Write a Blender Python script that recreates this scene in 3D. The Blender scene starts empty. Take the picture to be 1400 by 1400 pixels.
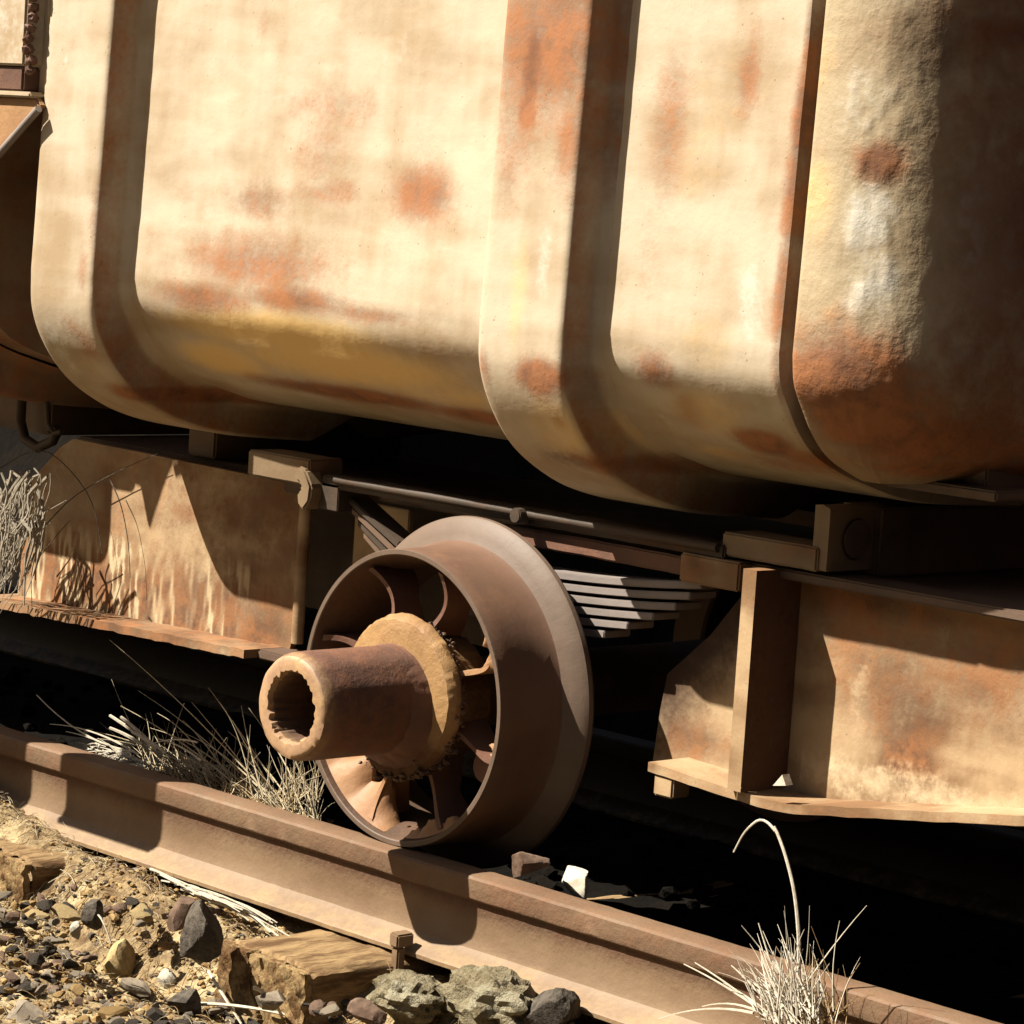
import bpy, bmesh, math, random
import numpy as np
from mathutils import Vector, Matrix, noise
random.seed(7); rng = np.random.default_rng(7)
scn = bpy.context.scene
C = scn.collection

# ---------------------------------------------------------------- camera
AZ, EL, ROLL = .8089, .1051, .0663
FPX = 4384.5                       # focal length in photo pixels (photo 1400 wide)
CAM = np.array([3.6402, -3.2585, 1.0444])
_d = np.array([-math.sin(AZ)*math.cos(EL), math.cos(AZ)*math.cos(EL), -math.sin(EL)])
_r = np.cross(_d, [0, 0, 1]); _r /= np.linalg.norm(_r); _u = np.cross(_r, _d)
_r, _u = math.cos(ROLL)*_r + math.sin(ROLL)*_u, -math.sin(ROLL)*_r + math.cos(ROLL)*_u
cd = bpy.data.cameras.new('camera'); cam = bpy.data.objects.new('camera', cd); C.objects.link(cam)
m = Matrix.Identity(4)
for i in range(3):
    m[i][0], m[i][1], m[i][2], m[i][3] = _r[i], _u[i], -_d[i], CAM[i]
cam.matrix_world = m
cd.sensor_width = 36; cd.lens = 36*FPX/1400; cd.clip_end = 300; cd.clip_start = .05
scn.camera = cam

def at(px, py, axis, val):
    """world point where the photo's sight line meets the plane axis=val"""
    v = _d*FPX + _r*(px-700) - _u*(py-700)
    return CAM + v*(val-CAM[axis])/v[axis]

# ---------------------------------------------------------------- light
SUN = Vector((.8, 1.0, -1.52)).normalized()
sd = bpy.data.lights.new('sun', 'SUN'); so = bpy.data.objects.new('sun', sd); C.objects.link(so)
so.rotation_euler = SUN.to_track_quat('-Z', 'Y').to_euler()
sd.energy = 5.0; sd.angle = math.radians(.5); sd.color = (1, .925, .79)
w = bpy.data.worlds.new('World'); scn.world = w; w.use_nodes = True
nt = w.node_tree; nt.nodes.clear()
sky = nt.nodes.new('ShaderNodeTexSky'); sky.sky_type = 'NISHITA'; sky.sun_disc = False
sky.sun_elevation = math.asin(-SUN.z); sky.sun_rotation = math.atan2(-SUN.x, -SUN.y)
sky.dust_density = 1.0
mx = nt.nodes.new('ShaderNodeMix'); mx.data_type = 'RGBA'; mx.blend_type = 'MULTIPLY'; mx.inputs[0].default_value = 1
mx.inputs[7].default_value = (1, .82, .62, 1)
bg = nt.nodes.new('ShaderNodeBackground'); bg.inputs[1].default_value = .05
out = nt.nodes.new('ShaderNodeOutputWorld')
nt.links.new(sky.outputs[0], mx.inputs[6]); nt.links.new(mx.outputs[2], bg.inputs[0]); nt.links.new(bg.outputs[0], out.inputs[0])
vs = scn.view_settings
vs.view_transform = 'Standard'; vs.look = 'None'; vs.gamma = 1; vs.exposure = 1.80; vs.use_curve_mapping = False

# ---------------------------------------------------------------- materials
def N(t, typ, **kw):
    n = t.nodes.new(typ)
    for k, v in kw.items(): setattr(n, k, v)
    return n
def math_(t, op, a, b=None, clamp=False):
    n = N(t, 'ShaderNodeMath', operation=op, use_clamp=clamp)
    for i, s in enumerate((a, b)):
        if s is None: continue
        if isinstance(s, (int, float)): n.inputs[i].default_value = s
        else: t.links.new(s, n.inputs[i])
    return n.outputs[0]
def ramp(t, s, lo, hi):
    n = N(t, 'ShaderNodeMapRange', interpolation_type='SMOOTHSTEP')
    t.links.new(s, n.inputs[0]); n.inputs[1].default_value = lo; n.inputs[2].default_value = hi
    return n.outputs[0]
def mixc(t, f, a, b):
    n = N(t, 'ShaderNodeMix', data_type='RGBA')
    for i, s in ((0, f), (6, a), (7, b)):
        if isinstance(s, (int, float)): n.inputs[i].default_value = s
        elif isinstance(s, tuple): n.inputs[i].default_value = (*s, 1)
        else: t.links.new(s, n.inputs[i])
    return n.outputs[2]
def noise_(t, vec, scale, detail=6, rough=.55, sc=None, dist=0):
    if sc:
        mp = N(t, 'ShaderNodeMapping'); mp.inputs['Scale'].default_value = sc
        t.links.new(vec, mp.inputs[0]); vec = mp.outputs[0]
    n = N(t, 'ShaderNodeTexNoise'); t.links.new(vec, n.inputs['Vector'])
    n.inputs['Scale'].default_value = scale; n.inputs['Detail'].default_value = detail; n.inputs['Roughness'].default_value = rough
    n.inputs['Distortion'].default_value = dist
    return n.outputs['Fac']
def newmat(name):
    mt = bpy.data.materials.new(name); mt.use_nodes = True
    t = mt.node_tree; b = t.nodes['Principled BSDF']
    return mt, t, b

def painted(name, base=(.338, .284, .212), base2=(.232, .168, .100), rust=(.205, .070, .021), rust2=(.105, .033, .012),
            amount=.0, streak=.25, bump=.35, rough=.6, fine=90, mottle=1.0, chalk=(.38, .355, .30)):
    """weathered paint / bare metal; vertex attribute 'stain' (rust, yellow, soot, chalk) says where wear and painted light or shade sit"""
    mt, t, b = newmat(name)
    tc = N(t, 'ShaderNodeTexCoord').outputs['Object']
    at_ = N(t, 'ShaderNodeAttribute', attribute_name='stain')
    sp = N(t, 'ShaderNodeSeparateColor'); t.links.new(at_.outputs['Color'], sp.inputs[0])
    R, G, B, A = sp.outputs[0], sp.outputs[1], sp.outputs[2], at_.outputs['Alpha']
    n1 = noise_(t, tc, 4.6, 7, .55, dist=.4); n2 = noise_(t, tc, fine, 5, .65); n3 = noise_(t, tc, 22, 6, .6)
    st = noise_(t, tc, 5, 5, .6, sc=(5, 5, .7)); big = noise_(t, tc, 2.6, 4, .5)
    hz = noise_(t, tc, 5, 3, .45, sc=(.8, .8, 3.5))
    f = math_(t, 'ADD', math_(t, 'MULTIPLY', math_(t, 'SUBTRACT', n1, .5), 1.3*mottle), math_(t, 'MULTIPLY', math_(t, 'SUBTRACT', st, .5), 1.6*streak))
    f = math_(t, 'ADD', f, math_(t, 'MULTIPLY', math_(t, 'SUBTRACT', hz, .5), .8*mottle))
    col = mixc(t, ramp(t, math_(t, 'ADD', f, .5), .25, .85), base, base2)
    # rust
    nz = math_(t, 'ADD', math_(t, 'MULTIPLY', math_(t, 'SUBTRACT', n3, .5), .85), math_(t, 'MULTIPLY', math_(t, 'SUBTRACT', n2, .5), .55))
    nz = math_(t, 'ADD', nz, math_(t, 'MULTIPLY', math_(t, 'SUBTRACT', n1, .5), .35))
    yl = ramp(t, math_(t, 'ADD', G, math_(t, 'MULTIPLY', nz, .6)), .15, .95)
    col = mixc(t, math_(t, 'MULTIPLY', yl, .9), col, (.52, .345, .13))
    rm = ramp(t, math_(t, 'ADD', math_(t, 'ADD', R, amount), math_(t, 'MULTIPLY', nz, .8)), .06, .86)
    rc = mixc(t, ramp(t, math_(t, 'ADD', n3, math_(t, 'MULTIPLY', math_(t, 'SUBTRACT', n2, .5), .35)), .34, .62), rust2, rust)
    rc = mixc(t, math_(t, 'MULTIPLY', ramp(t, B, .1, .9), .0), rc, rust2)
    col = mixc(t, math_(t, 'MULTIPLY', rm, .88), col, rc)
    ch = ramp(t, math_(t, 'ADD', A, math_(t, 'MULTIPLY', nz, .9)), .35, .8)
    col = mixc(t, ch, col, chalk)
    dk = ramp(t, math_(t, 'ADD', B, math_(t, 'MULTIPLY', nz, .7)), .15, 1.0)
    col = mixc(t, dk, col, (.0297, .014, .0081))
    # tiny specks
    sp2 = noise_(t, tc, 160, 2, .5)
    col = mixc(t, math_(t, 'MULTIPLY', ramp(t, sp2, .70, .78), .55), col, rust2)
    t.links.new(col, b.inputs['Base Color'])
    ro = N(t, 'ShaderNodeMapRange'); t.links.new(rm, ro.inputs[0]); ro.inputs[3].default_value = rough; ro.inputs[4].default_value = .88
    t.links.new(ro.outputs[0], b.inputs['Roughness'])
    b.inputs['Specular IOR Level'].default_value = .3
    h = math_(t, 'ADD', math_(t, 'MULTIPLY', n2, math_(t, 'ADD', math_(t, 'MULTIPLY', rm, .45), .22)), math_(t, 'MULTIPLY', n3, .8))
    bp_ = N(t, 'ShaderNodeBump'); bp_.inputs['Strength'].default_value = bump; bp_.inputs['Distance'].default_value = .004
    t.links.new(h, bp_.inputs['Height']); t.links.new(bp_.outputs[0], b.inputs['Normal'])
    return mt

def simple(name, c1, c2, scale=30, rough=.9, bump=.5, bd=.004, c3=None, sc=None, trans=0):
    mt, t, b = newmat(name)
    tc = N(t, 'ShaderNodeTexCoord').outputs['Object']
    n = noise_(t, tc, scale, 8, .65, sc=sc); n2 = noise_(t, tc, scale*5, 4, .6, sc=sc)
    f = math_(t, 'ADD', n, math_(t, 'MULTIPLY', math_(t, 'SUBTRACT', n2, .5), .5))
    col = mixc(t, ramp(t, f, .35, .65), c1, c2)
    if c3:
        n3 = noise_(t, tc, scale*.35, 6, .6)
        col = mixc(t, ramp(t, math_(t, 'ADD', n3, math_(t, 'MULTIPLY', math_(t, 'SUBTRACT', n2, .5), .3)), .5, .62), col, c3)
    t.links.new(col, b.inputs['Base Color']); b.inputs['Roughness'].default_value = rough
    b.inputs['Specular IOR Level'].default_value = .05
    bp_ = N(t, 'ShaderNodeBump'); bp_.inputs['Strength'].default_value = bump; bp_.inputs['Distance'].default_value = bd
    t.links.new(f, bp_.inputs['Height']); t.links.new(bp_.outputs[0], b.inputs['Normal'])
    return mt

M = dict(
    body=painted('weathered_cream_paint'),
    hull=painted('hull_steel', base=(.189, .1404, .0918), base2=(.1188, .0702, .0432), amount=.25),
    shell=painted('crazed_shell_paint', base=(.2808, .2268, .1458), base2=(.1944, .1404, .081), bump=.9, fine=45),
    frame=painted('frame_steel', base=(.29, .205, .118), base2=(.125, .068, .031), amount=.14, rust=(.175, .070, .024), rust2=(.062, .026, .013), mottle=1.5, chalk=(.37, .29, .18)),
    dark=painted('sooty_steel', base=(.0918, .0594, .0405), base2=(.0486, .0297, .0205), amount=.2, rust=(.108, .0459, .0216), rust2=(.0324, .0162, .0108)),
    bar=painted('brown_bar_steel', base=(.036, .026, .018), base2=(.022, .015, .010), amount=.25, rust=(.075, .030, .013), rust2=(.028, .013, .008)),
    bracket=painted('brown_bracket_steel', base=(.15, .105, .062), base2=(.10, .066, .036), amount=.1, rust=(.13, .06, .026), rust2=(.05, .024, .013)),
    spring=painted('spring_steel', base=(.17, .145, .135), base2=(.12, .10, .09), amount=0, rust=(.15, .09, .06), rust2=(.08, .045, .03)),
    tread=painted('wheel_tread_steel', base=(.105, .058, .036), base2=(.075, .040, .026), rust=(.12, .056, .028), rust2=(.05, .027, .018), amount=.12, bump=.14),
    flange=painted('wheel_flange_steel', base=(.092, .062, .044), base2=(.066, .043, .030), rust=(.085, .042, .022), rust2=(.05, .026, .016), amount=.02, bump=.3),
    tube=painted('axle_tube_rust', base=(.105, .050, .032), base2=(.065, .032, .022), rust=(.115, .048, .025), rust2=(.04, .020, .014), amount=.2, bump=.6, fine=120),
    annulus=painted('axle_tube_end', base=(.21, .125, .080), base2=(.15, .085, .052), rust=(.16, .08, .045), rust2=(.08, .04, .025), bump=.6),
    hub=painted('ochre_hub_crust', base=(.215, .125, .050), base2=(.155, .082, .034), rust=(.13, .06, .026), rust2=(.06, .028, .015), amount=.16, bump=1.2, fine=60),
    web=painted('wheel_web_rust', base=(.2484, .1404, .0702), base2=(.1836, .0918, .0432), rust=(.1944, .0864, .0378), rust2=(.0756, .0324, .0189), amount=.12, bump=.5),
    webshade=painted('wheel_inner_shade', base=(.075, .042, .026), base2=(.045, .026, .016), rust=(.085, .038, .018), rust2=(.03, .016, .01), amount=.15, bump=.5),  # web rust darkened to paint in shade inside cup and tube
    rail=painted('rail_brown_rust', base=(.142, .093, .054), base2=(.100, .060, .033), rust=(.110, .052, .027), rust2=(.062, .030, .017), amount=.07, bump=.6, streak=.2, fine=110, mottle=.9),
    railshade=painted('far_rail_shade', base=(.02, .014, .01), base2=(.014, .010, .007), rust=(.03, .016, .01), rust2=(.012, .007, .005)),  # rail steel darkened to paint in the shade behind the wagon
    ground=simple('dry_gravelly_soil', (.205, .150, .082), (.085, .055, .030), 26, .95, 1.0, .010, c3=(.27, .215, .125)),
    bounce_yard=simple('pale_bounce_yard', (.34, .27, .175), (.24, .19, .12), 3, .95, .6, .02),  # unseen pale ground added to bounce light under the tank
    soil_shade=simple('shade_black_soil', (.0045, .0035, .0025), (.0025, .002, .0015), 6, 1, .8, .02),  # near-black albedo paints in deep shade and cuts bounce
    wood=simple('weathered_sleeper_wood', (.19, .128, .066), (.075, .043, .022), 26, .9, 1.0, .006, sc=(1, .18, 1)),
    woodend=simple('sleeper_end_grain', (.20, .138, .068), (.07, .037, .017), 40, .9, 1.0, .008, sc=(.5, 1, .45)),
    stone_dark=simple('dark_grey_stone', (.075, .064, .052), (.034, .029, .024), 22, .85, .9, .008),
    stone_grey=simple('grey_stone', (.162, .135, .1026), (.108, .0891, .0675), 25, .9, .6),
    stone_ochre=simple('ochre_stone', (.2268, .1566, .0702), (.1458, .0864, .0378), 25, .9, .6),
    stone_yellow=simple('pale_yellow_stone', (.28, .215, .115), (.20, .145, .07), 20, .9, .8),
    stone_pale=simple('pale_grey_stone', (.26, .24, .20), (.19, .17, .14), 20, .85, .5),
    stone_white=simple('white_stone', (.405, .378, .3132), (.3348, .297, .2322), 20, .8, .4),
    stone_brown=simple('brown_stone', (.1188, .081, .0594), (.0756, .0486, .0351), 20, .9, .6),
    lichen=simple('pale_lichen_rock', (.17, .145, .095), (.09, .072, .042), 45, .95, 1, .012, c3=(.21, .19, .135)),
    straw=simple('bleached_straw', (.3564, .3078, .216), (.2808, .2268, .1458), 60, .8, .2),
    straw_grey=simple('grey_straw', (.24, .21, .17), (.15, .13, .10), 60, .85, .2),
    straw_dark=simple('tan_straw', (.2268, .1566, .081), (.162, .1026, .0486), 60, .85, .2),
    straw_white=simple('white_straw', (.3996, .3672, .3024), (.324, .2862, .2268), 60, .8, .2),
)

# ---------------------------------------------------------------- mesh helpers
class MB:
    def __init__(s): s.v = []; s.f = []
    def add(s, verts, faces):
        o = len(s.v); s.v.extend([tuple(map(float, p)) for p in verts]); s.f.extend([tuple(i+o for i in f) for f in faces]); return s
    def grid(s, P, closed_u=False, closed_v=False, flip=False):
        """P: nu x nv x 3"""
        nu, nv = P.shape[:2]; F = []
        for i in range(nu if closed_u else nu-1):
            for j in range(nv if closed_v else nv-1):
                a, b, c, d = i*nv+j, ((i+1) % nu)*nv+j, ((i+1) % nu)*nv+(j+1) % nv, i*nv+(j+1) % nv
                F.append((a, d, c, b) if flip else (a, b, c, d))
        return s.add(P.reshape(-1, 3), F)
    def box(s, lo, hi, bev=0):
        x0, y0, z0 = lo; x1, y1, z1 = hi
        return s.prism([(x0, z0), (x1, z0), (x1, z1), (x0, z1)], y0, y1)
    def prism(s, poly, y0, y1):
        """polygon in (x,z), extruded from y0 to y1"""
        n = len(poly)
        V = [(x, y0, z) for x, z in poly]+[(x, y1, z) for x, z in poly]
        F = [tuple(range(n)), tuple(range(2*n-1, n-1, -1))]+[(i, i+n, (i+1) % n+n, (i+1) % n) for i in range(n)]
        return s.add(V, F)
    def prismx(s, poly, x0, x1):
        """polygon in (y,z), extruded along x"""
        n = len(poly)
        V = [(x0, y, z) for y, z in poly]+[(x1, y, z) for y, z in poly]
        F = [tuple(range(n-1, -1, -1)), tuple(range(n, 2*n))]+[((i+1) % n, (i+1) % n+n, i+n, i) for i in range(n)]
        return s.add(V, F)
    def tube(s, pts, rad, sides=6, cap=True):
        pts = [Vector(p) for p in pts]; n = len(pts); V = []; F = []
        if not hasattr(rad, '__len__'): rad = [rad]*n
        prev = None
        for i, p in enumerate(pts):
            d = (pts[min(i+1, n-1)]-pts[max(i-1, 0)]).normalized()
            if prev is None:
                prev = d.orthogonal().normalized()
            a = (prev-d*prev.dot(d)).normalized(); prev = a; b = d.cross(a)
            for k in range(sides):
                q = 2*math.pi*k/sides
                V.append(p+(a*math.cos(q)+b*math.sin(q))*rad[i])
        for i in range(n-1):
            for k in range(sides):
                F.append((i*sides+k, i*sides+(k+1) % sides, (i+1)*sides+(k+1) % sides, (i+1)*sides+k))
        if cap: F += [tuple(range(sides-1, -1, -1)), tuple(range((n-1)*sides, n*sides))]
        return s.add(V, F)
    def lathe(s, prof, cx, cz, n=96, closed=True):
        """profile (r, y) spun about the y axis through (cx, cz)"""
        P = np.zeros((n, len(prof), 3))
        for i in range(n):
            a = 2*math.pi*i/n
            for j, (r, y) in enumerate(prof): P[i, j] = (cx+r*math.cos(a), y, cz+r*math.sin(a))
        return s.grid(P, closed_u=True, closed_v=closed)
    def build(s, name, mat, parent=None, loc=None, smooth=None, bevel=0, stain=None, sub=0, jit=0):
        ofs = Vector(loc) if loc is not None else Vector((0, 0, 0))
        pw = Vector(parent['wloc']) if parent is not None else Vector((0, 0, 0))
        me = bpy.data.meshes.new(name)
        V = np.array(s.v)
        if loc is None and parent is not None: ofs = pw
        me.from_pydata((V-np.array(ofs)).tolist(), [], s.f); me.validate(); me.update()
        if bevel or sub or smooth is not None:
            bm = bmesh.new(); bm.from_mesh(me)
            bmesh.ops.remove_doubles(bm, verts=bm.verts, dist=1e-6)
            bmesh.ops.recalc_face_normals(bm, faces=bm.faces)
            if sub: bmesh.ops.subdivide_edges(bm, edges=bm.edges, cuts=sub, use_grid_fill=True)
            if bevel:
                es = [e for e in bm.edges if len(e.link_faces) == 2 and e.calc_face_angle(0) > .6]
                bmesh.ops.bevel(bm, geom=es, offset=bevel, segments=2, affect='EDGES', clamp_overlap=True)
            bm.to_mesh(me); bm.free()
        else:
            bm = bmesh.new(); bm.from_mesh(me); bmesh.ops.recalc_face_normals(bm, faces=bm.faces); bm.to_mesh(me); bm.free()
        if smooth is not None or bevel:
            me.polygons.foreach_set('use_smooth', [True]*len(me.polygons)); me.set_sharp_from_angle(angle=smooth or .7)
        if mat is not None: me.materials.append(M[mat] if isinstance(mat, str) else mat)
        if stain is not None:
            n = len(me.vertices); co = np.zeros(n*3); me.vertices.foreach_get('co', co); co = co.reshape(-1, 3)+np.array(ofs)
            me.color_attributes.new('stain', 'FLOAT_COLOR', 'POINT').data.foreach_set('color', stain(co).astype(np.float32).ravel())
        elif mat is not None:
            me.color_attributes.new('stain', 'FLOAT_COLOR', 'POINT').data.foreach_set('color', np.zeros(len(me.vertices)*4, np.float32))
        o = bpy.data.objects.new(name, me); C.objects.link(o)
        o.location = ofs-pw; o['wloc'] = tuple(ofs)
        if parent is not None: o.parent = parent
        return o
def tag(o, label=None, cat=None, group=None, kind=None):
    for k, v in (('label', label), ('category', cat), ('group', group), ('kind', kind)):
        if v: o[k] = v
    return o
def empty(name, loc, label, cat, group=None):
    o = bpy.data.objects.new(name, None); C.objects.link(o); o.location = loc; o['wloc'] = tuple(map(float, loc))
    o.empty_display_size = .05
    return tag(o, label, cat, group)
def fbm(x, y, z=0, sc=1, oct=3):
    return noise.fractal(Vector((x*sc, y*sc, z*sc)), 1.0, 2.0, oct)

# stain painter: blobs given where they sit on a plane y = yv: (px, py, rx, ry, strength, channel)
def blobs(lst, yv=.0, base=(0, 0, 0, 0), extra=None):
    L = []
    for px, py, rx, ry, s, ch in lst:
        c = at(px, py, 1, yv); L.append((c[0], c[2], rx/640, ry/890, s, 'RGBA'.index(ch)))
    def f(co):
        o = np.tile(np.array(base, float), (len(co), 1))
        for cx, cz, rx, rz, s, ch in L:
            q = ((co[:, 0]-cx)/rx)**2+((co[:, 2]-cz)/rz)**2
            o[:, ch] = np.maximum(o[:, ch], s*np.exp(-(q**1.3)*.7))
        if extra: extra(co, o)
        return np.clip(o, 0, 1)
    return f

# ================================================================= SETTING
XR = (-1.6, 1.6)
def ground_z(x, y):
    z = -.172
    z += .085*math.exp(-((x+1.10)/.36)**2)*math.exp(-((y+.07)/.07)**2)          # mound of dirt against the rail
    z += .03*math.exp(-((x+.50)/.12)**2)*math.exp(-((y+.13)/.07)**2)
    if y > 0: z += .03*min(1, y/.1)
    q = min(1, max(0, (-y-.09)/.16)); z -= .085*q*q*(3-2*q)
    if y > 1.45: z += min(4.2, (y-1.45)*1.6)                                        # bank behind the siding
    r = math.hypot(x, y+.3)
    if r < 3: z += (.016*fbm(x, y, 0, 6, 4)+.010*fbm(x, y, 3, 28, 3))
    if y > 1.6: z += .12*fbm(x, y, 0, 1.2, 4)
    rr = math.hypot(x, y)
    if rr > 14: z += min(16, (rr-14)*.8)*(1+.25*fbm(x, y, 0, .08, 3))  # unseen pit rim added to block the low sky
    return z
def axis_pts(lo, hi, near0, near1, fine, coarse):
    a = list(np.arange(near0, near1, fine)); b = near1
    while b < hi: a.append(b); b += fine+(b-near1)*coarse
    c = near0; L = []
    while c > lo: c -= fine+(near0-c)*coarse; L.append(c)
    return np.array(sorted(L)+a+[hi])
gx = axis_pts(-60, 60, -1.5, 1.1, .011, .25); gy = axis_pts(-60, 60, -1.0, .12, .011, .18)
P = np.zeros((len(gx), len(gy), 3))
for i, x in enumerate(gx):
    for j, y in enumerate(gy): P[i, j] = (x, y, ground_z(x, y))
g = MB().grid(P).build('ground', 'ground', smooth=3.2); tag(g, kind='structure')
g.data.materials.append(M['soil_shade']); g.data.materials.append(M['bounce_yard'])
mi = [1 if (p.center.y > .06 or p.center.y < -14 or p.center.x > 1.3) else (2 if p.center.y < -1.5 else 0) for p in g.data.polygons]; g.data.polygons.foreach_set('material_index', mi)  # right and far front ground darkened to cut bounce, pale yard adds it

# ---------------------------------------------------------------- rail
def rail(name, yc, label, x0=-14, x1=14, mat='rail'):
    half = [(.0, 0), (.018, -.0004), (.0245, -.0018), (.0275, -.0055), (.0285, -.032), (.0275, -.0345), (.020, -.0375), (.0182, -.042),
            (.0178, -.080), (.0185, -.098), (.0225, -.111), (.034, -.1225), (.054, -.131), (.057, -.134), (.057, -.140)]
    prof = [(yc-a, z) for a, z in half]+[(yc+a, z) for a, z in reversed(half) if a > 0]+[]
    xs = list(np.arange(x0, -1.6, .6))+list(np.arange(-1.6, 1.4, .02))+list(np.arange(1.4, x1, .6))
    P = np.zeros((len(xs), len(prof), 3))
    for i, x in enumerate(xs):
        for j, (y, z) in enumerate(prof):
            n = .00045*fbm(x, y, z, 40, 2); P[i, j] = (x, y+n, z+n)
    mb = MB().grid(P, closed_v=True)
    def st(co, o):
        z = co[:, 2]
        o[:, 0] = np.maximum(o[:, 0], .38*(z > -.036))
        o[:, 0] = np.maximum(o[:, 0], .65*np.exp(-((z+.043)/.006)**2))
        o[:, 2] = np.maximum(o[:, 2], .5*np.exp(-((z+.042)/.0045)**2))  # shadow line under the head overhang painted in
        o[:, 1] = np.maximum(o[:, 1], .28*np.clip((-z-.09)/.03, 0, 1))
    return tag(mb.build(name, mat, smooth=.45, stain=blobs([], extra=st)), label, 'rail')
rail('rail', -.003, 'brown rusty steel rail carrying the wheel of the cream wagon')
rail('rail', 1.05, 'dark far rail of the track behind the wagon, in its shade', mat='railshade')

# ---------------------------------------------------------------- sleepers
def sleeper(cx, cy, rot, wdt, hgt, length, top, label, hole=None):
    root = MB()
    nx, ny, nz = 14, 50, 10
    hw = wdt/2
    ring = [(-hw+wdt*i/nx, top) for i in range(nx+1)]+[(hw, top-hgt*i/nz) for i in range(1, nz+1)]+[(hw-wdt*i/nx, top-hgt) for i in range(1, nx+1)]+[(-hw, top-hgt+hgt*i/nz) for i in range(1, nz)]
    ys = [0]+[.006+(length-.006)*(j/ny)**1.6 for j in range(ny+1)]
    R = Matrix.Rotation(rot, 3, 'Z')
    P = np.zeros((len(ys), len(ring), 3))
    for j, y in enumerate(ys):
        for i, (a, z) in enumerate(ring):
            ed = min(abs(a-hw), abs(a+hw)); n = .0035*fbm(a, y*.25, z+cx, 30, 3)+.002*fbm(a, y, z+cx, 60, 2)
            rnd = .010*math.exp(-ed/.012) if z > top-.03 else 0
            sh = 1-(.03 if j == 0 else 0)
            q = R @ Vector((a*sh+(n if abs(a) > hw-.001 else 0), y+(n*1.4 if j == 0 else 0), 0))
            P[j, i] = (cx+q.x, cy+q.y, z-rnd+(n if z > top-.001 else 0)-(.006 if j == 0 and z > top-.001 else 0))
    mb = MB().grid(P, closed_v=True)
    o = mb.build('sleeper', 'wood', loc=(cx, cy, top-hgt), smooth=1.0)
    # end face: grooved end grain
    n1, n2 = 90, 64; E = np.zeros((n1, n2, 3))
    for i in range(n1):
        for j in range(n2):
            a = -hw*1.0+wdt*1.0*i/(n1-1); z = top-.003-(hgt-.003)*j/(n2-1)
            gr = .010*abs(math.sin((a*1.2+z*.9)*80+2*fbm(a, z, cx, 14, 2)))*(1 if a > 0 else .5)+.004*fbm(a, z, cx, 45, 3)+(.014 if abs(a+.01+.02*math.sin(z*30)) < .004 else 0)
            q = R @ Vector((a, gr-.022+(.012 if j == 0 else 0)+(.012 if i in (0, n1-1) else 0), 0)); E[i, j] = (cx+q.x, cy+q.y, z)
    e = MB().grid(E).build('end_face', 'woodend', parent=o, smooth=.5)
    tag(o, label, 'railway sleeper')
    return o
c1 = sleeper(-.005, -.222, math.radians(-4), .225, .16, 1.7, -.146, 'timber sleeper with furrowed ochre end face sticking out under the rail left of the spike')
c2 = sleeper(-.795, -.165, math.radians(-7), .21, .15, 1.6, -.150, 'rotten orange timber sleeper half buried in dirt at the left edge')
c3 = sleeper(.74, -.235, math.radians(-4), .21, .16, 1.7, -.146, 'timber sleeper under the rail beside the tuft of white grass')

# rail spikes
def spike(x, y, rot, label):
    o = MB()
    o.box((x-.008, y-.008, -.19), (x+.008, y+.008, -.126))
    o.prism([(x-.010, -.126), (x+.010, -.126), (x+.010, -.106), (x-.010, -.104)], y-.012, y+.022)
    s = o.build('rail_spike', 'rail', loc=(x, y, -.14), bevel=.0025)
    return tag(s, label, 'rail spike')
spike(.118, -.074, 0, 'square headed dark rail spike holding the rail foot on the timber sleeper')
# small slot hole in web shown as a dark dimple: a short plug bolt
b_ = MB().tube([at(575, 1230, 1, -.016), at(575, 1230, 1, -.010)], .004, 8).build('hole_plug', 'dark', smooth=.8)
tag(b_, 'tiny dark plug standing in for a slot hole in the rail web above the spike', 'bolt')

# ================================================================= WAGON
PAN = [(.007, .825), (.014, .785), (.036, .748), (.060, .715), (.093, .685), (.140, .662), (.205, .640), (.33, .612), (.57, .600)]
OUT = [(-.053, .825), (-.048, .76), (-.022, .70), (.025, .643), (.085, .603), (.16, .573), (.27, .552), (.45, .540)]
LEAN = .03; TOP = 2.35
def catmull(pts, n):
    pts = [np.array(p, float) for p in pts]; pts = [2*pts[0]-pts[1]]+pts+[2*pts[-1]-pts[-2]]
    o = []
    for i in range(1, len(pts)-2):
        for k in range(12):
            t = k/12; a, b, c, d = pts[i-1:i+3]
            o.append(.5*((2*b)+(-a+c)*t+(2*a-5*b+4*c-d)*t*t+(-a+3*b-3*c+d)*t**3))
    o.append(pts[-2]); o = np.array(o)
    s = np.r_[0, np.cumsum(np.linalg.norm(np.diff(o, axis=0), axis=1))]
    q = np.linspace(0, s[-1], n)
    return np.stack([np.interp(q, s, o[:, 0]), np.interp(q, s, o[:, 1])], 1)
def full_profile(low, nup, nlow):
    up = [(low[0][0]+LEAN*(TOP-low[0][1])*(1-k/nup), TOP-(TOP-low[0][1])*k/nup) for k in range(nup)]
    return np.vstack([up, catmull(low, nlow)])
def profs(nup=140, nlow=70): return full_profile(PAN, nup, nlow), full_profile(OUT, nup, nlow)

WL = 'cream painted rust streaked ore wagon standing on the brown rail'
wagon = empty('ore_wagon', (0, 0, 0), 'large cream painted, rust stained ribbed ore wagon with one bare wheel, filling the photo', 'wagon')

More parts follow.
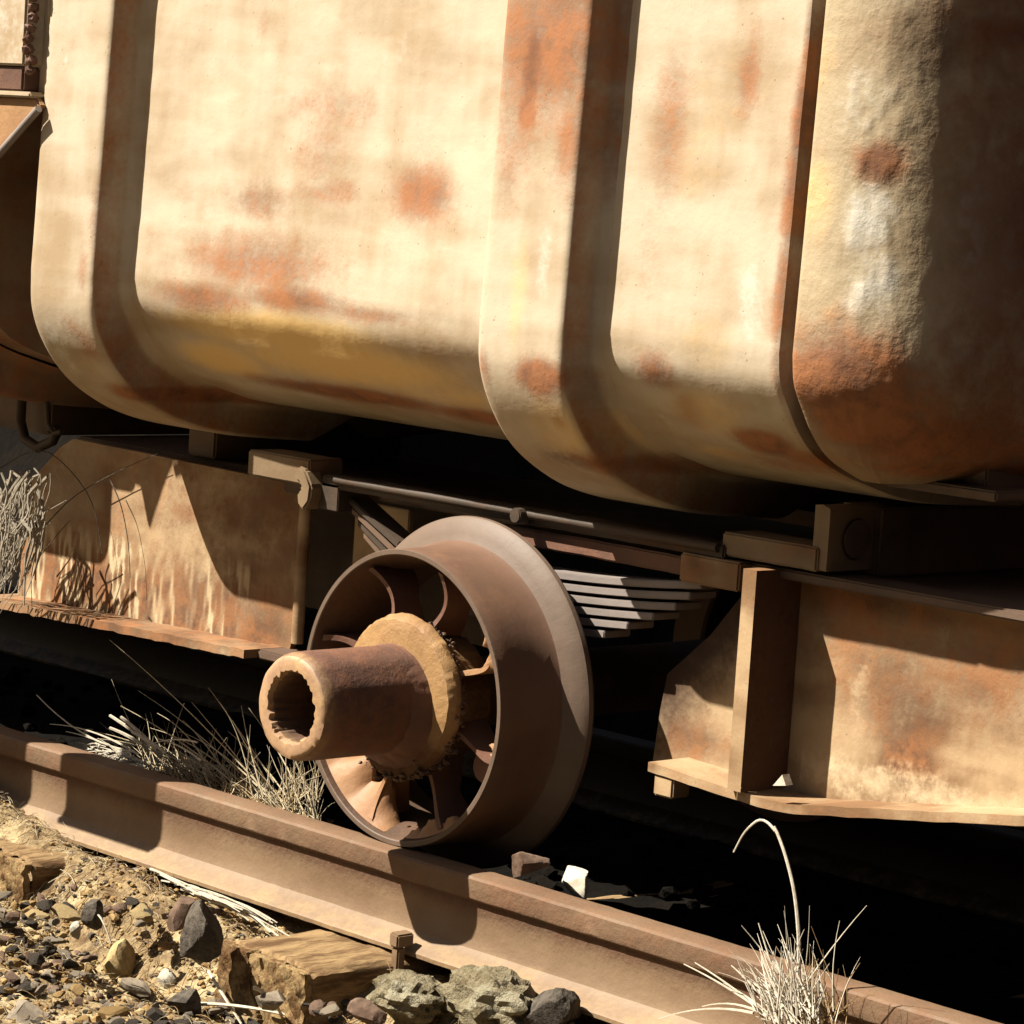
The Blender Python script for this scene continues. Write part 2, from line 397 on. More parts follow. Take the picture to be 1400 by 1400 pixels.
def mir(y): return 1.047-y
def strip(section, pf, dents=0, seed=0, ymirror=False):
    """section: list of (x, d) with d 0 at panel level and 1 at rib top; swept down the profile"""
    A, B = pf; nu = len(A); P = np.zeros((nu, len(section), 3))
    for i in range(nu):
        for j, (x, d) in enumerate(section):
            y = A[i, 0]+(B[i, 0]-A[i, 0])*d; z = A[i, 1]+(B[i, 1]-A[i, 1])*d
            if dents:
                q = dents*(fbm(x+seed, z, 0, 2.2, 3)*.8+fbm(x, z, seed, 9, 3)*.25); y += q
            if ymirror: y = mir(y)
            P[i, j] = (x, y, z)
    return P
pf = profs()
# hull core
hx = np.linspace(-.90, .70, 9)
sec = [(x, -.6) for x in hx]
pc = profs(12, 24)
P1 = strip(sec, pc); P2 = strip(sec, pc, ymirror=True)
H = MB(); H.grid(np.concatenate([P1, P2[::-1]], 0))
for k in (0, -1):
    ring = np.concatenate([P1[:, k], P2[::-1, k]], 0); H.add(ring, [tuple(range(len(ring)))])
body = H.build('tub_body', 'hull', wagon, smooth=.6)

# stains on the long side
PB = [(570, 265, 46, 40, .78, 'R'), (575, 215, 24, 40, .3, 'R'), (440, 145, 70, 26, .45, 'R'), (425, 205, 40, 55, .38, 'R'), (345, 275, 55, 28, .55, 'R'),
      (440, 262, 48, 18, .5, 'R'), (345, 362, 115, 40, .66, 'R'), (270, 408, 80, 24, .7, 'R'), (400, 408, 90, 20, .72, 'R'), (490, 430, 70, 12, .62, 'R'), (330, 330, 130, 20, .4, 'R'),
      (245, 265, 20, 18, .2, 'R'), (560, 320, 40, 30, .2, 'R'), (345, 30, 10, 25, .3, 'R'),
      (360, 455, 170, 30, .95, 'G'), (260, 490, 70, 26, 1, 'G'), (430, 495, 170, 30, 1, 'G'), (560, 540, 120, 22, .55, 'G'),
      (300, 520, 50, 10, .6, 'R'), (400, 538, 150, 12, 1, 'R'), (600, 575, 120, 12, .9, 'R'),
      (280, 60, 40, 60, .4, 'A'), (520, 60, 40, 60, .35, 'A'), (285, 290, 26, 30, .5, 'A'), (600, 420, 50, 26, .35, 'A'), (310, 170, 60, 10, .3, 'A'), (560, 470, 120, 20, .12, 'R')]
sx = list(np.linspace(-.80, .20, 150))
pn1 = MB().grid(strip([(x, 0) for x in sx], pf, .007, 1)).build('side_panel', 'body', body, smooth=1.2, stain=blobs(PB))
PB2 = [(905, 170, 22, 110, .5, 'R'), (880, 330, 16, 70, .25, 'R'), (1010, 105, 14, 45, .6, 'R'), (950, 200, 70, 120, .25, 'G'), (885, 505, 24, 26, .7, 'R'), (905, 560, 20, 30, .4, 'R'),
       (990, 607, 34, 18, 1, 'R'), (1040, 632, 50, 14, .7, 'R'), (930, 560, 60, 34, .55, 'G'), (960, 470, 50, 40, .3, 'G'), (1010, 640, 90, 12, .5, 'R'),
       (1092, 60, 7, 60, .75, 'R'), (1082, 160, 10, 70, .85, 'R'), (1072, 270, 11, 80, .8, 'R'), (1060, 390, 9, 80, .75, 'R'), (1052, 500, 7, 60, .5, 'R'),
       (900, 620, 40, 12, .5, 'G'), (1020, 410, 22, 70, .6, 'A'), (870, 560, 20, 40, .4, 'A'), (960, 20, 50, 20, .3, 'A')]
sec2 = [(x, 0) for x in np.linspace(.34, .713, 76)]+[(.7185, -.04), (.720, -.2), (.721, -.55)]
pn2 = MB().grid(strip(sec2, pf, .004, 5)).build('side_panel', 'body', body, smooth=.9, stain=blobs(PB2))
# ribs
def rib(x0, x1, bl, extra=None, ymir=False, mat='body', prf=None, parent=None):
    s = [(x0+.002, -.2), (x0, .05), (x0, .9), (x0+.003, .965), (x0+.010, .995)]
    s += [(x, 1.0) for x in np.linspace(x0+.02, x1-.016, 18)]
    s += [(x1-.008, .995), (x1-.002, .96), (x1+.001, .90)]
    s += [(x1+.001+.009*k/8, .9-.72*k/8) for k in range(1, 9)]
    s += [(x1+.010+.026*k/8, .18*(1-k/8)**2-.03*(k/8)) for k in range(1, 9)]
    mb = MB().grid(strip(s, prf or pf, .0025, x0*7, ymir))
    return mb.build('rib', mat, parent or body, smooth=.75, stain=blobs(bl, -.05, extra=extra))
def side_rust(x1, zsplit, amt=.62):
    def f(co, o):
        side = (co[:, 0] > x1-.001)
        n = np.array([noise.noise(Vector((0, 0, z*7))) for z in co[:, 2]])
        fr = np.clip((co[:, 0]-x1-.002)/.016, 0, 1)
        o[:, 0] = np.where(side, np.maximum(o[:, 0], (amt-.05+.3*n)*(1-.95*fr)), o[:, 0])
        o[:, 2] = np.where(side, np.maximum(o[:, 2], .22*np.clip(1-2*fr, 0, 1)), o[:, 2])
    return f
rib(-.965, -.782, [(143, 120, 8, 60, .3, 'R'), (130, 290, 12, 60, .5, 'R'), (115, 370, 10, 40, .5, 'R'), (88, 445, 22, 18, .4, 'R'), (125, 540, 44, 14, .95, 'R'), (160, 560, 40, 14, .9, 'R'),
                  (105, 470, 20, 30, .35, 'R'), (60, 470, 26, 60, .5, 'A'), (90, 60, 20, 40, .2, 'R'), (85, 80, 8, 14, .6, 'A'), (90, 500, 40, 30, .3, 'G')], side_rust(-.782, .8))
rib(.18, .357, [(750, 40, 120, 130, .72, 'R'), (800, 180, 30, 90, .6, 'R'), (700, 180, 40, 60, .5, 'R'), (722, 85, 17, 62, 1, 'R'), (722, 90, 10, 50, .45, 'B'), (715, 150, 14, 30, .9, 'R'), (775, 190, 22, 60, .62, 'R'), (760, 240, 18, 30, .4, 'R'),
                 (695, 230, 20, 60, .45, 'R'), (735, 515, 32, 24, 1, 'R'), (710, 400, 14, 90, .45, 'G'), (745, 590, 50, 45, .6, 'G'), (720, 630, 40, 12, .5, 'B'), (775, 640, 60, 18, .75, 'R'),
                 (660, 500, 8, 30, .6, 'R'), (740, 570, 12, 20, .4, 'R'), (745, 350, 14, 70, .5, 'A'), (690, 330, 10, 40, .25, 'G')], side_rust(.357, .8))
# end shell with rounded corner, crazed paint
A_, B_ = profs(180, 60)
path = []
x, y = .744, .0; r = .19
path += [(.738, .040, 0), (.7385, .020, 0), (.740, .008, 0), (.744, .002, 0)]
for k in range(4): path.append((.748+.005*k, y, 0))
x0 = .768
for k in range(1, 50):
    a = math.radians(76)*k/49; path.append((x0+r*math.sin(a), y+r*(1-math.cos(a)), a))
lx, ly, la = path[-1]
for k in range(1, 30): path.append((lx+.016*k*math.cos(la), ly+.016*k*math.sin(la), la))
rows = [i for i in range(len(A_)) if A_[i, 0] < .18]
E = np.zeros((len(rows), len(path), 3))
for ii, i in enumerate(rows):
    ins = A_[i, 0]+.001; z = A_[i, 1]
    for j, (px_, py_, a) in enumerate(path):
        nx_, ny_ = -math.sin(a), math.cos(a)
        bmp = 0
        if 3 < j:
            rid = abs(noise.noise(Vector((px_*26, py_*26, z*11))))
            rid2 = abs(noise.noise(Vector((px_*60, py_*60+5, z*30))))
            act = math.exp(-((a-.50)/.30)**2)
            bmp = -(.0034*rid*act+.0026*rid2*(act*.9+.1))-.003*fbm(px_, py_, z, 5, 2)
        q = ins+.0-bmp*-1
        q = ins+bmp
        E[ii, j] = (px_+nx_*q, py_+ny_*q, z)
SB = [(1150, 530, 66, 78, 1.0, 'R'), (1160, 560, 50, 60, 1.0, 'R'), (1185, 600, 60, 40, .9, 'R'), (1190, 222, 20, 26, 1, 'R'), (1200, 240, 12, 16, .5, 'B'), (1178, 300, 26, 60, .70, 'A'), (1185, 390, 30, 70, .62, 'A'), (1170, 140, 40, 60, .5, 'A'), (1250, 330, 30, 160, .42, 'A'), (1260, 560, 40, 60, .4, 'A'), (1235, 60, 26, 60, .5, 'B'),
      (1310, 210, 34, 70, .8, 'R'), (1320, 220, 26, 60, .6, 'B'), (1300, 30, 30, 30, .9, 'R'), (1300, 30, 24, 24, .6, 'B'), (1120, 270, 26, 50, .5, 'G'),
      (1115, 90, 26, 60, .35, 'G'), (1130, 420, 20, 40, .3, 'G'), (1300, 600, 90, 60, .8, 'R'), (1370, 620, 90, 60, .8, 'B'), (1200, 650, 60, 20, .9, 'R'), (1130, 620, 30, 20, .5, 'R')]
def end_rust_shade(co, o):
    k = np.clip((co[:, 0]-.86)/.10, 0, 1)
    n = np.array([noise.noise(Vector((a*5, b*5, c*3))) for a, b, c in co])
    o[:, 2] = np.maximum(o[:, 2], k*(.42+.35*n)); o[:, 0] = np.maximum(o[:, 0], k*(.5+.5*n))  # mottled rust, deepened to paint in shade past the corner
MB().grid(E).build('end_shell', 'shell', body, smooth=1.2, stain=blobs(SB, .02, base=(.12, .1, .08, 0), extra=end_rust_shade))
# end wall closing plates, far side ribs
H2 = MB(); ring = np.concatenate([strip([(0, 0)], pc)[:, 0], strip([(0, 0)], pc, ymirror=True)[::-1, 0]], 0)
H2.prismx([(q[1], q[2]) for q in ring], -.955, -.905); H2.build('end_wall', 'hull', body, smooth=.5)
MB().box((.69, .24, .640), (.93, .81, .655)).build('floor_plate', 'dark', body, bevel=.003)
MB().box((.72, .28, .64), (.88, .80, 2.3)).build('end_wall', 'dark', body, bevel=.003)
rib(-.965, -.79, [], None, True, 'hull', pc); rib(.18, .35, [], None, True, 'hull', pc)

# ---- under-frame
YW = .26
def frame_side(name, poly, flange, lab, bl, mirror=False):
    f = (lambda y: mir(y)) if mirror else (lambda y: y)
    mb = MB(); ys = sorted((f(YW), f(YW+.012)))
    n = len(poly)
    mb.prism(poly, ys[0], ys[1])
    bm_st = blobs(bl, YW)
    o = mb.build(name, 'frame', wagon, stain=None)
    return o
def dense_plate(poly, y0, y1, step=.012):
    """polygon plate with a dense front face so wear can be painted on it: columns between lower and upper outline"""
    xs = sorted(set([p[0] for p in poly])); xmin, xmax = xs[0], xs[-1]
    n = max(3, int((xmax-xmin)/step)); X = np.linspace(xmin, xmax, n)
    def zz(x):
        h = []
        for i in range(len(poly)):
            (a, b), (c, d) = poly[i], poly[(i+1) % len(poly)]
            if min(a, c)-1e-9 <= x <= max(a, c)+1e-9:
                if abs(a-c) < 1e-9: h += [b, d]
                else: h.append(b+(d-b)*(x-a)/(c-a))
        return min(h), max(h)
    zr = [zz(x) for x in X]; nz = max(3, int(max(b-a for a, b in zr)/step))
    F = np.zeros((n, nz, 3)); B = np.zeros((n, nz, 3))
    for i, x in enumerate(X):
        a, b = zr[i]
        for j in range(nz):
            z = a+(b-a)*j/(nz-1); w_ = .0016*fbm(x, z, 0, 8, 3)
            F[i, j] = (x, y0+w_, z); B[i, j] = (x, y1+w_, z)
    mb = MB(); mb.grid(F); mb.grid(B, flip=True)
    for a, b in ((F[:, 0], B[:, 0]), (F[:, -1], B[:, -1]), (F[0], B[0]), (F[-1], B[-1])):
        mb.grid(np.stack([a, b], 1))
    return mb
Lpoly = [(-1.400, .170), (-.585, .190), (-.572, .235), (-.565, .470), (-.570, .488), (-1.245, .498), (-1.285, .478), (-1.330, .44), (-1.38, .40)]
LB = [(250, 700, 60, 20, .4, 'R'), (290, 790, 130, 70, .42, 'B'), (250, 720, 80, 20, .45, 'B'), (180, 690, 50, 40, .25, 'R'), (140, 720, 60, 40, .3, 'R'), (350, 850, 70, 50, .55, 'R'), (200, 640, 150, 30, .2, 'R'),
      (330, 720, 80, 14, .4, 'B'), (400, 860, 20, 60, .4, 'R')]
def lstreak_shade(co, o):
    x, z = co[:, 0], co[:, 2]
    low = np.clip((.36-z)/.10, 0, 1)*(x < -.72)
    n = np.array([abs(noise.noise(Vector((a*55+.8*b*10, 0, b*4)))) for a, b in zip(x, z)])
    o[:, 3] = np.maximum(o[:, 3], np.clip((.37-z)/.06, 0, 1)*(x < -.70)*.8*np.clip(n*3-.25, 0, 1))  # sunlit lower part painted in as pale streaks
    o[:, 2] = np.maximum(o[:, 2], .36*(x > -.95)*np.clip((z-.25)/.1, 0, 1)); o[:, 0] = np.maximum(o[:, 0], .25*np.clip((z-.3)/.1, 0, 1))  # tank's shade painted in as darker stain on the upper plate
    o[:, 0] = np.maximum(o[:, 0], low*.9*np.clip(1-n*3.2, 0, 1))
lp = dense_plate(Lpoly, YW, YW+.012, .008).build('sole_plate', 'frame', wagon, smooth=.4, stain=blobs(LB, YW, extra=lstreak_shade))
lp['label'] = 'left hand sole plate with ragged rust streaks along its foot'
def flange_strip(pts_front, depth, th, up=0):
    mb = MB(); n = len(pts_front)
    for (xa, za), (xb, zb) in zip(pts_front[:-1], pts_front[1:]):
        pass
    F = np.array([[(x, YW-depth, z), (x, YW-depth, z+th), (x, YW+.014, z+th), (x, YW+.014, z)] for x, z in pts_front], float)
    mb.grid(F, closed_v=True); mb.add(F[0], [(0, 1, 2, 3)]); mb.add(F[-1], [(3, 2, 1, 0)])
    return mb
fx = np.linspace(-1.42, -.60, 60)
pts = [(x, .166+.022*(x+1.42)/.82+.003*fbm(x, 0, 0, 30, 3)) for x in fx]
flange_strip(pts, .085, .015).build('bottom_flange', 'frame', lp, smooth=.6, stain=blobs([], base=(.45, 0, 0, 0)))
MB().box((-.60, YW-.055, .186), (-.50, YW+.02, .203)).build('bottom_flange', 'dark', lp, bevel=.003)
# rolled right-hand lip of the left plate and pedestal behind it
MB().tube([(-.566, YW+.004, .215), (-.564, YW+.002, .33), (-.562, YW+.002, .485)], .011, 10).build('plate_lip', 'frame', lp, smooth=.8)
MB().box((-.50, YW+.06, .23), (-.36, YW+.072, .47)).build('pedestal', 'frame', lp, bevel=.002)
MB().box((-.60, YW-.02, .475), (-.43, YW+.05, .497)).build('top_flange', 'dark', lp, bevel=.003)
# right-hand plate
Rpoly = [(.30, .166), (.62, .158), (.90, .185), (1.25, .235), (1.9, .24), (1.9, .487), (.495, .487), (.40, .375), (.315, .30)]
def rlight_shade(co, o):
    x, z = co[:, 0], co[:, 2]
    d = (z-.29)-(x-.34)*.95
    o[:, 2] = np.maximum(o[:, 2], np.clip(.95+d*6, 0, 1)*(x < .53))  # spring's shade over the upper left corner painted in dark
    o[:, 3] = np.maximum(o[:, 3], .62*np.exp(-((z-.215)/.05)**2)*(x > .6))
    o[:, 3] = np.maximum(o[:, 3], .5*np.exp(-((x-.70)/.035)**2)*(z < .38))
    o[:, 3] = np.maximum(o[:, 3], .5*np.exp(-((x-.46)/.05)**2-((z-.28)/.07)**2))  # sunlit band and patches painted in as paler stain
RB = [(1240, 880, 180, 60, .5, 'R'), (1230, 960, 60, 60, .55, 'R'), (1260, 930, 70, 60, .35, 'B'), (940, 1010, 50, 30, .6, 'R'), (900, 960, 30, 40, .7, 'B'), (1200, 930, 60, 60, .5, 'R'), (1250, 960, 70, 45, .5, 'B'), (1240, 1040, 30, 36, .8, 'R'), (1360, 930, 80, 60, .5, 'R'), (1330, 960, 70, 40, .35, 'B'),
      (1250, 850, 90, 20, .3, 'R'), (1300, 890, 60, 16, .5, 'R'), (1170, 870, 30, 20, .3, 'R'), (1250, 830, 160, 40, .6, 'R'), (1340, 900, 100, 60, .55, 'R'), (1220, 985, 30, 30, .5, 'R'), (1200, 860, 60, 20, .3, 'G')]  # rust, plus the tank's shadow lobe painted in
rp = dense_plate(Rpoly, YW, YW+.012, .009).build('sole_plate', 'frame', wagon, smooth=.4, stain=blobs(RB, YW, extra=rlight_shade))
rp['label'] = 'right hand sole plate with rust blotches, painted-in shadow and a deep vertical stiffener'
fpts = [(.375, .170), (.50, .163), (.60, .158), (.66, .160), (.76, .175), (.88, .193), (1.0, .212), (1.1, .226), (1.3, .23), (1.9, .232)]
fi = np.linspace(.375, 1.9, 90); fz = np.interp(fi, [p[0] for p in fpts], [p[1] for p in fpts])
flange_strip([(a, b+.0015*fbm(a, 0, 0, 20, 2)) for a, b in zip(fi, fz)], .088, .014).build('bottom_flange', 'frame', rp, smooth=.5, stain=blobs([(1280, 1110, 200, 30, .25, 'A')], .17, base=(.15, 0, 0, 0)))
MB().box((.385, .175, .136), (.425, .215, .168)).build('lug', 'frame', rp, bevel=.003)
def fin_shade(co, o):
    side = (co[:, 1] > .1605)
    o[:, 2] = np.where(side, .75, .0); o[:, 0] = np.where(side, .7, .0)  # shade on the stiffener's side face painted in as stain
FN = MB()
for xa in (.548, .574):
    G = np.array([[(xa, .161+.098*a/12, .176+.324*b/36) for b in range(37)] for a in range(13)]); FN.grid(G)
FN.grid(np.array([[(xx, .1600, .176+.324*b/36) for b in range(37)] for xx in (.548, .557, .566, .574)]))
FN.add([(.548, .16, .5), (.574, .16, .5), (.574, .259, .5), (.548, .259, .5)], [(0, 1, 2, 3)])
fin = FN.build('stiffener', 'frame', rp, stain=blobs([], extra=fin_shade))
MB().box((.455, YW-.05, .487), (1.9, YW+.03, .502)).build('top_flange', 'dark', rp, bevel=.003)
MB().prism([tuple(at(a, b, 1, .17)[[0, 2]]) for a, b in ((1066, 1073), (1084, 1073), (1079, 1058))], .155, .17).build('pale_chip', 'stone_white', rp)
# cross members / deck between the two frame sides
MB().box((-1.3, .31, .478), (1.7, mir(.31), .497)).build('deck', 'dark', wagon, bevel=.003)
for xx in (-.95, .60):
    MB().box((xx, .3, .50), (xx+.08, mir(.3), .60)).build('bolster', 'dark', wagon, bevel=.004)
MB().box((-1.4, mir(YW+.012), .17), (-.57, mir(YW), .49)).build('far_sole_plate', 'dark', wagon, bevel=.003)
MB().box((.33, mir(YW+.012), .17), (1.9, mir(YW), .49)).build('far_sole_plate', 'dark', wagon, bevel=.003)

# ---- bars and brackets above the wheel
def bar(name, x0, x1, z0, z1, y0, y1, mat, bev=.003, dz=0, bl=None):
    mb = MB(); n = 30
    X = np.linspace(x0, x1, n)
    F = np.array([[(x, y0, z0+dz*k/(n-1)), (x, y1, z0+dz*k/(n-1)), (x, y1, z1+dz*k/(n-1)), (x, y0, z1+dz*k/(n-1))] for k, x in enumerate(X)], float)
    F[:, :, 2] += np.array([.0012*fbm(x, 3, 0, 14, 3) for x in X])[:, None]
    mb.grid(F, closed_v=True); mb.add(F[0], [(0, 1, 2, 3)]); mb.add(F[-1], [(3, 2, 1, 0)])
    return mb.build(name, mat, wagon, bevel=bev, stain=blobs(bl or [], y0))
bar('tie_bar', -.44, .48, .503, .524, .190, .232, 'bar', bl=[(900, 735, 60, 12, .5, 'R')])
MB().tube([(-.40, .188, .519), (.47, .188, .519)], .0075, 10).build('rod', 'bar', wagon, smooth=.8)
MB().tube([(.057, .166, .516), (.057, .20, .516)], .013, 10).build('bolt', 'bar', wagon, bevel=.002)
bar('tie_bar', .0, .41, .466, .494, .205, .25, 'tube', bl=[(820, 755, 30, 10, .6, 'R')])
bar('spring_block', .397, .517, .460, .503, .185, .262, 'frame', bl=[(945, 775, 16, 20, .7, 'R'), (960, 800, 20, 6, .3, 'A')])
bar('spring_block', .469, .655, .508, .543, .195, .27, 'bracket', bl=[(1100, 755, 30, 16, .6, 'R')])
mb = dense_plate([(.641, .512), (.669, .510), (.669, .600), (.662, .606), (.641, .603)], .200, .325, .01)
mb.build('hanger_plate', 'bracket', wagon, smooth=.5, stain=blobs([], base=(0, 0, .12, 0)))
MB().tube([(.672, .258, .556), (.6755, .258, .556)], .030, 18).build('bolt_boss', 'dark', wagon, bevel=.002)
bar('frame_bracket', -.62, -.455, .503, .547, .175, .25, 'bracket', bl=[(420, 640, 20, 20, .5, 'R')])
lug = [(-.475, .535), (-.455, .530), (-.437, .505), (-.440, .478), (-.455, .461), (-.470, .470), (-.474, .488), (-.462, .498), (-.470, .508), (-.484, .512)]
MB().prism(lug, .165, .20).build('shackle', 'bracket', wagon, bevel=.004)
bar('spring_block', -.445, -.395, .466, .512, .19, .25, 'bar')
# inclined flats at the left end of the spring
for k in range(4):
    z = .494-.019*k
    mb = MB(); pts_ = [(-.405+.012*k, z), (-.265, z-.063), (-.265, z-.075), (-.405+.012*k, z-.012)]
    mb.prism(pts_, .215+.004*k, .262).build('flat_bar', 'dark' if k % 2 else 'bar', wagon, bevel=.002)
# leaf spring
def leaf(x0, x1, z, par=None, lab=None):
    n = 40; X = np.linspace(x0, x1, n); yl, yh = .196, .255
    Z = z+.16*X**2-.0
    F = np.array([[(x, yl, zz), (x, yh, zz), (x, yh, zz+.0115), (x, yl, zz+.0115)] for x, zz in zip(X, Z)], float)
    mb = MB(); mb.grid(F, closed_v=True); mb.add(F[0], [(0, 1, 2, 3)]); mb.add(F[-1], [(3, 2, 1, 0)])
    return mb.build('leaf_spring' if par is None else 'leaf', 'spring', par or wagon, bevel=.0015)
ms = leaf(-.10, .435, .4225)
for k, xe in enumerate((.412, .385, .340, .288, .24)):
    leaf(-.10, xe, .4225-.0165*(k+1), ms)
MB().box((-.05, .19, .33), (.05, .262, .445)).build('buckle', 'dark', ms, bevel=.004)

# ---- wheels
def wheel(cx, y0, sgn, near=True):
    """y0 = outer face; sgn +1: flange side towards +y"""
    cz = .230
    Y = lambda v: y0+sgn*v
    rim = [(.2205, .0012), (.2222, .0), (.2290, .0), (.2300, .002), (.2300, .030), (.2315, .075), (.2345, .108), (.240, .118), (.252, .124), (.268, .130), (.2765, .139), (.2775, .146), (.272, .154),
           (.205, .156), (.200, .150), (.202, .10), (.209, .05), (.2190, .008)]
    wm = MB().lathe([(r, Y(v)) for r, v in rim], cx, cz, 300)
    def st(co, o):
        v = (co[:, 1]-y0)*sgn; rr = np.hypot(co[:, 0]-cx, co[:, 2]-cz); a = np.arctan2(co[:, 2]-cz, co[:, 0]-cx)
        o[:, 0] = np.maximum(o[:, 0], .25*np.exp(-((v-.03)/.05)**2))
    o = wm.build('wheel', 'tread', wagon, loc=(cx, y0, cz), smooth=.6, stain=blobs([], extra=st))
    o.data.materials.append(M['flange']); o.data.materials.append(M['webshade'])
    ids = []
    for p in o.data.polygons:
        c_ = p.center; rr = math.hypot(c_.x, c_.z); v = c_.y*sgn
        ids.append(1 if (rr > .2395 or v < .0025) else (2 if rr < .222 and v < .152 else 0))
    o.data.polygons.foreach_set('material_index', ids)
    # curved blades (spokes)
    for k in range(8):
        a0 = math.radians(121-45*k)
        nr, nv = 14, 8; th = .0045
        S = np.zeros((nr, nv, 3)); T = S.copy()
        for i in range(nr):
            u = i/(nr-1); r_ = .095+u*.117
            bend = .12*math.sin(u*math.pi*.9)+.02*u
            a = a0-bend
            for j in range(nv):
                v = .012+.018*math.sin(u*math.pi)+j/(nv-1)*(.050+.030*abs(2*u-1))
                da = th*(.7+.5*abs(u-.5)*2)/r_
                S[i, j] = (cx+r_*math.cos(a+da), Y(v), cz+r_*math.sin(a+da)); T[i, j] = (cx+r_*math.cos(a-da), Y(v), cz+r_*math.sin(a-da))
        mb = MB(); mb.grid(S); mb.grid(T, flip=True)
        for e1, e2 in ((S[0], T[0]), (S[-1], T[-1]), (S[:, 0], T[:, 0]), (S[:, -1], T[:, -1])): mb.grid(np.stack([e1, e2], 1))
        mb.build('spoke', 'web' if k in (2, 5) else 'tube', o, smooth=.7)
    # scalloped lip pads where some webs run into the rim
    for ang, wd, dep in ((-68, 17, .024), (-122, 25, .072), (-13, 5, .022), (27, 13, .045)):
        nn = 30; S = np.zeros((nn, 4, 3)); T = S.copy()
        for i in range(nn):
            a = math.radians(ang+wd*(i/(nn-1)*2-1)); edge = dep*(1-abs(i/(nn-1)*2-1)**3)*(.75+.25*math.sin(i*.5+ang))+.0035*abs(math.sin(i*.9))
            for j in range(4):
                r_ = .2175-edge*j/3
                S[i, j] = (cx+r_*math.cos(a), Y(.010+.022*j/3*(dep/.05)), cz+r_*math.sin(a)); T[i, j] = (cx+r_*math.cos(a), Y(.018+.022*j/3*(dep/.05)), cz+r_*math.sin(a))
        mb = MB(); mb.grid(S); mb.grid(T, flip=True); mb.grid(np.stack([S[:, -1], T[:, -1]], 1))
        mb.build('web_lip', 'web', o, smooth=.7)
    # hub
    hp = [(.060, -.012), (.105, -.012), (.122, -.008), (.129, .002), (.130, .012), (.126, .018), (.108, .020), (.100, .10), (.06, .10)]
    nseg = 192; P = np.zeros((nseg, len(hp), 3))
    for i in range(nseg):
        a = 2*math.pi*i/nseg
        flat = 1-.05*max(0, math.cos(a-math.radians(-48)))**4-.05*max(0, math.cos(a-math.radians(200)))**3
        for j, (r_, v) in enumerate(hp):
            jag = .0022*fbm(math.cos(a)*3, math.sin(a)*3, v*20, 2.2, 4)+.0008*noise.noise(Vector((math.cos(a)*14, math.sin(a)*14, v*60))) if r_ > .095 else 0
            P[i, j] = (cx+(r_*(flat if r_ > .1 else 1)+jag)*math.cos(a), Y(v), cz+(r_*(flat if r_ > .1 else 1)+jag)*math.sin(a))
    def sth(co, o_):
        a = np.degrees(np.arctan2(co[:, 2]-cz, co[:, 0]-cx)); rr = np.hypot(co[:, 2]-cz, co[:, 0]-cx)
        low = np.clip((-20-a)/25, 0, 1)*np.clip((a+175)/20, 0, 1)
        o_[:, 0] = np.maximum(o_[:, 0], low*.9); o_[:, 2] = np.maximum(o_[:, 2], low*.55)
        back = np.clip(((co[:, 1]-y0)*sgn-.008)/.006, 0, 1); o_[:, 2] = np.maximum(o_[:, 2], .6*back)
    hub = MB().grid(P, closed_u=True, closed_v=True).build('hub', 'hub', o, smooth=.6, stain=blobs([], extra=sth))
    # crumbling grease crust round the hub edge
    for i in range(420 if near else 0):
        a = math.radians(random.uniform(-120, 75)); r_ = random.gauss(.122, .003) if random.random() < .75 else random.uniform(.10, .128); s_ = random.uniform(.0010, .0034) if random.random() < .85 else .006
        mb = MB(); rock_add(mb, (cx+r_*math.cos(a), Y(random.uniform(.006, .03) if math.degrees(a) > -50 else random.uniform(-.014, .03)), cz+r_*math.sin(a)), (s_*.9, s_*1.5, s_*.9), i)
        mbs.append(mb)
    if near:
        mm = MB()
        for q in mbs: mm.add(q.v, q.f)
        cr = mm.build('grease_crust', 'dark', o); cr['kind'] = 'stuff'
        MB().tube([(cx+.152, Y(.050), cz-.085), (cx+.152, Y(.095), cz-.085)], .015, 6).build('bolt', 'tube', o, bevel=.003)
        MB().tube([(cx+.152, Y(.045), cz-.085), (cx+.152, Y(.048), cz-.085)], .024, 18).build('washer', 'tube', o, bevel=.001)
    # hub collar and axle tube
    cp = [(.070, -.050), (.084, -.050), (.092, -.040), (.098, -.022), (.104, -.011), (.070, -.009)]; P = np.zeros((120, len(cp), 3))
    for i in range(120):
        a = 2*math.pi*i/120; lowf = .5-.5*math.sin(a+.35)
        for j, (r_, v) in enumerate(cp):
            q = r_ if j in (0, 5) else .080+(r_-.080)*(.15+1.05*lowf)+.004*fbm(math.cos(a)*2, math.sin(a)*2, v*30, 3, 3)*(.3+lowf)
            P[i, j] = (cx+q*math.cos(a), Y(v), cz+q*math.sin(a))
    MB().grid(P, closed_u=True, closed_v=True).build('hub_collar', 'tube', o, smooth=.7)
    nseg = 90; L0 = -.216
    tp = [(.0835, -.02), (.0830, -.10), (.0825, -.18), (.0815, L0+.014), (.077, L0+.003), (.070, L0), (.058, L0+.001), (.0545, L0+.010), (.0545, L0+.05), (.0555, -.05), (.0555, -.02)]
    P = np.zeros((nseg, len(tp), 3))
    for i in range(nseg):
        a = 2*math.pi*i/nseg
        for j, (r_, v) in enumerate(tp):
            jag = 0
            if 6 <= j <= 8: jag = -.0045*abs(noise.noise(Vector((math.cos(a)*9, math.sin(a)*9, j*.4))))*2-.002*noise.noise(Vector((math.cos(a)*25, math.sin(a)*25, j)))
            elif j < 5: jag = .0015*fbm(math.cos(a), math.sin(a), v*4, 3, 3)
            P[i, j] = (cx+(r_+jag)*math.cos(a), Y(v), cz+(r_+jag)*math.sin(a))
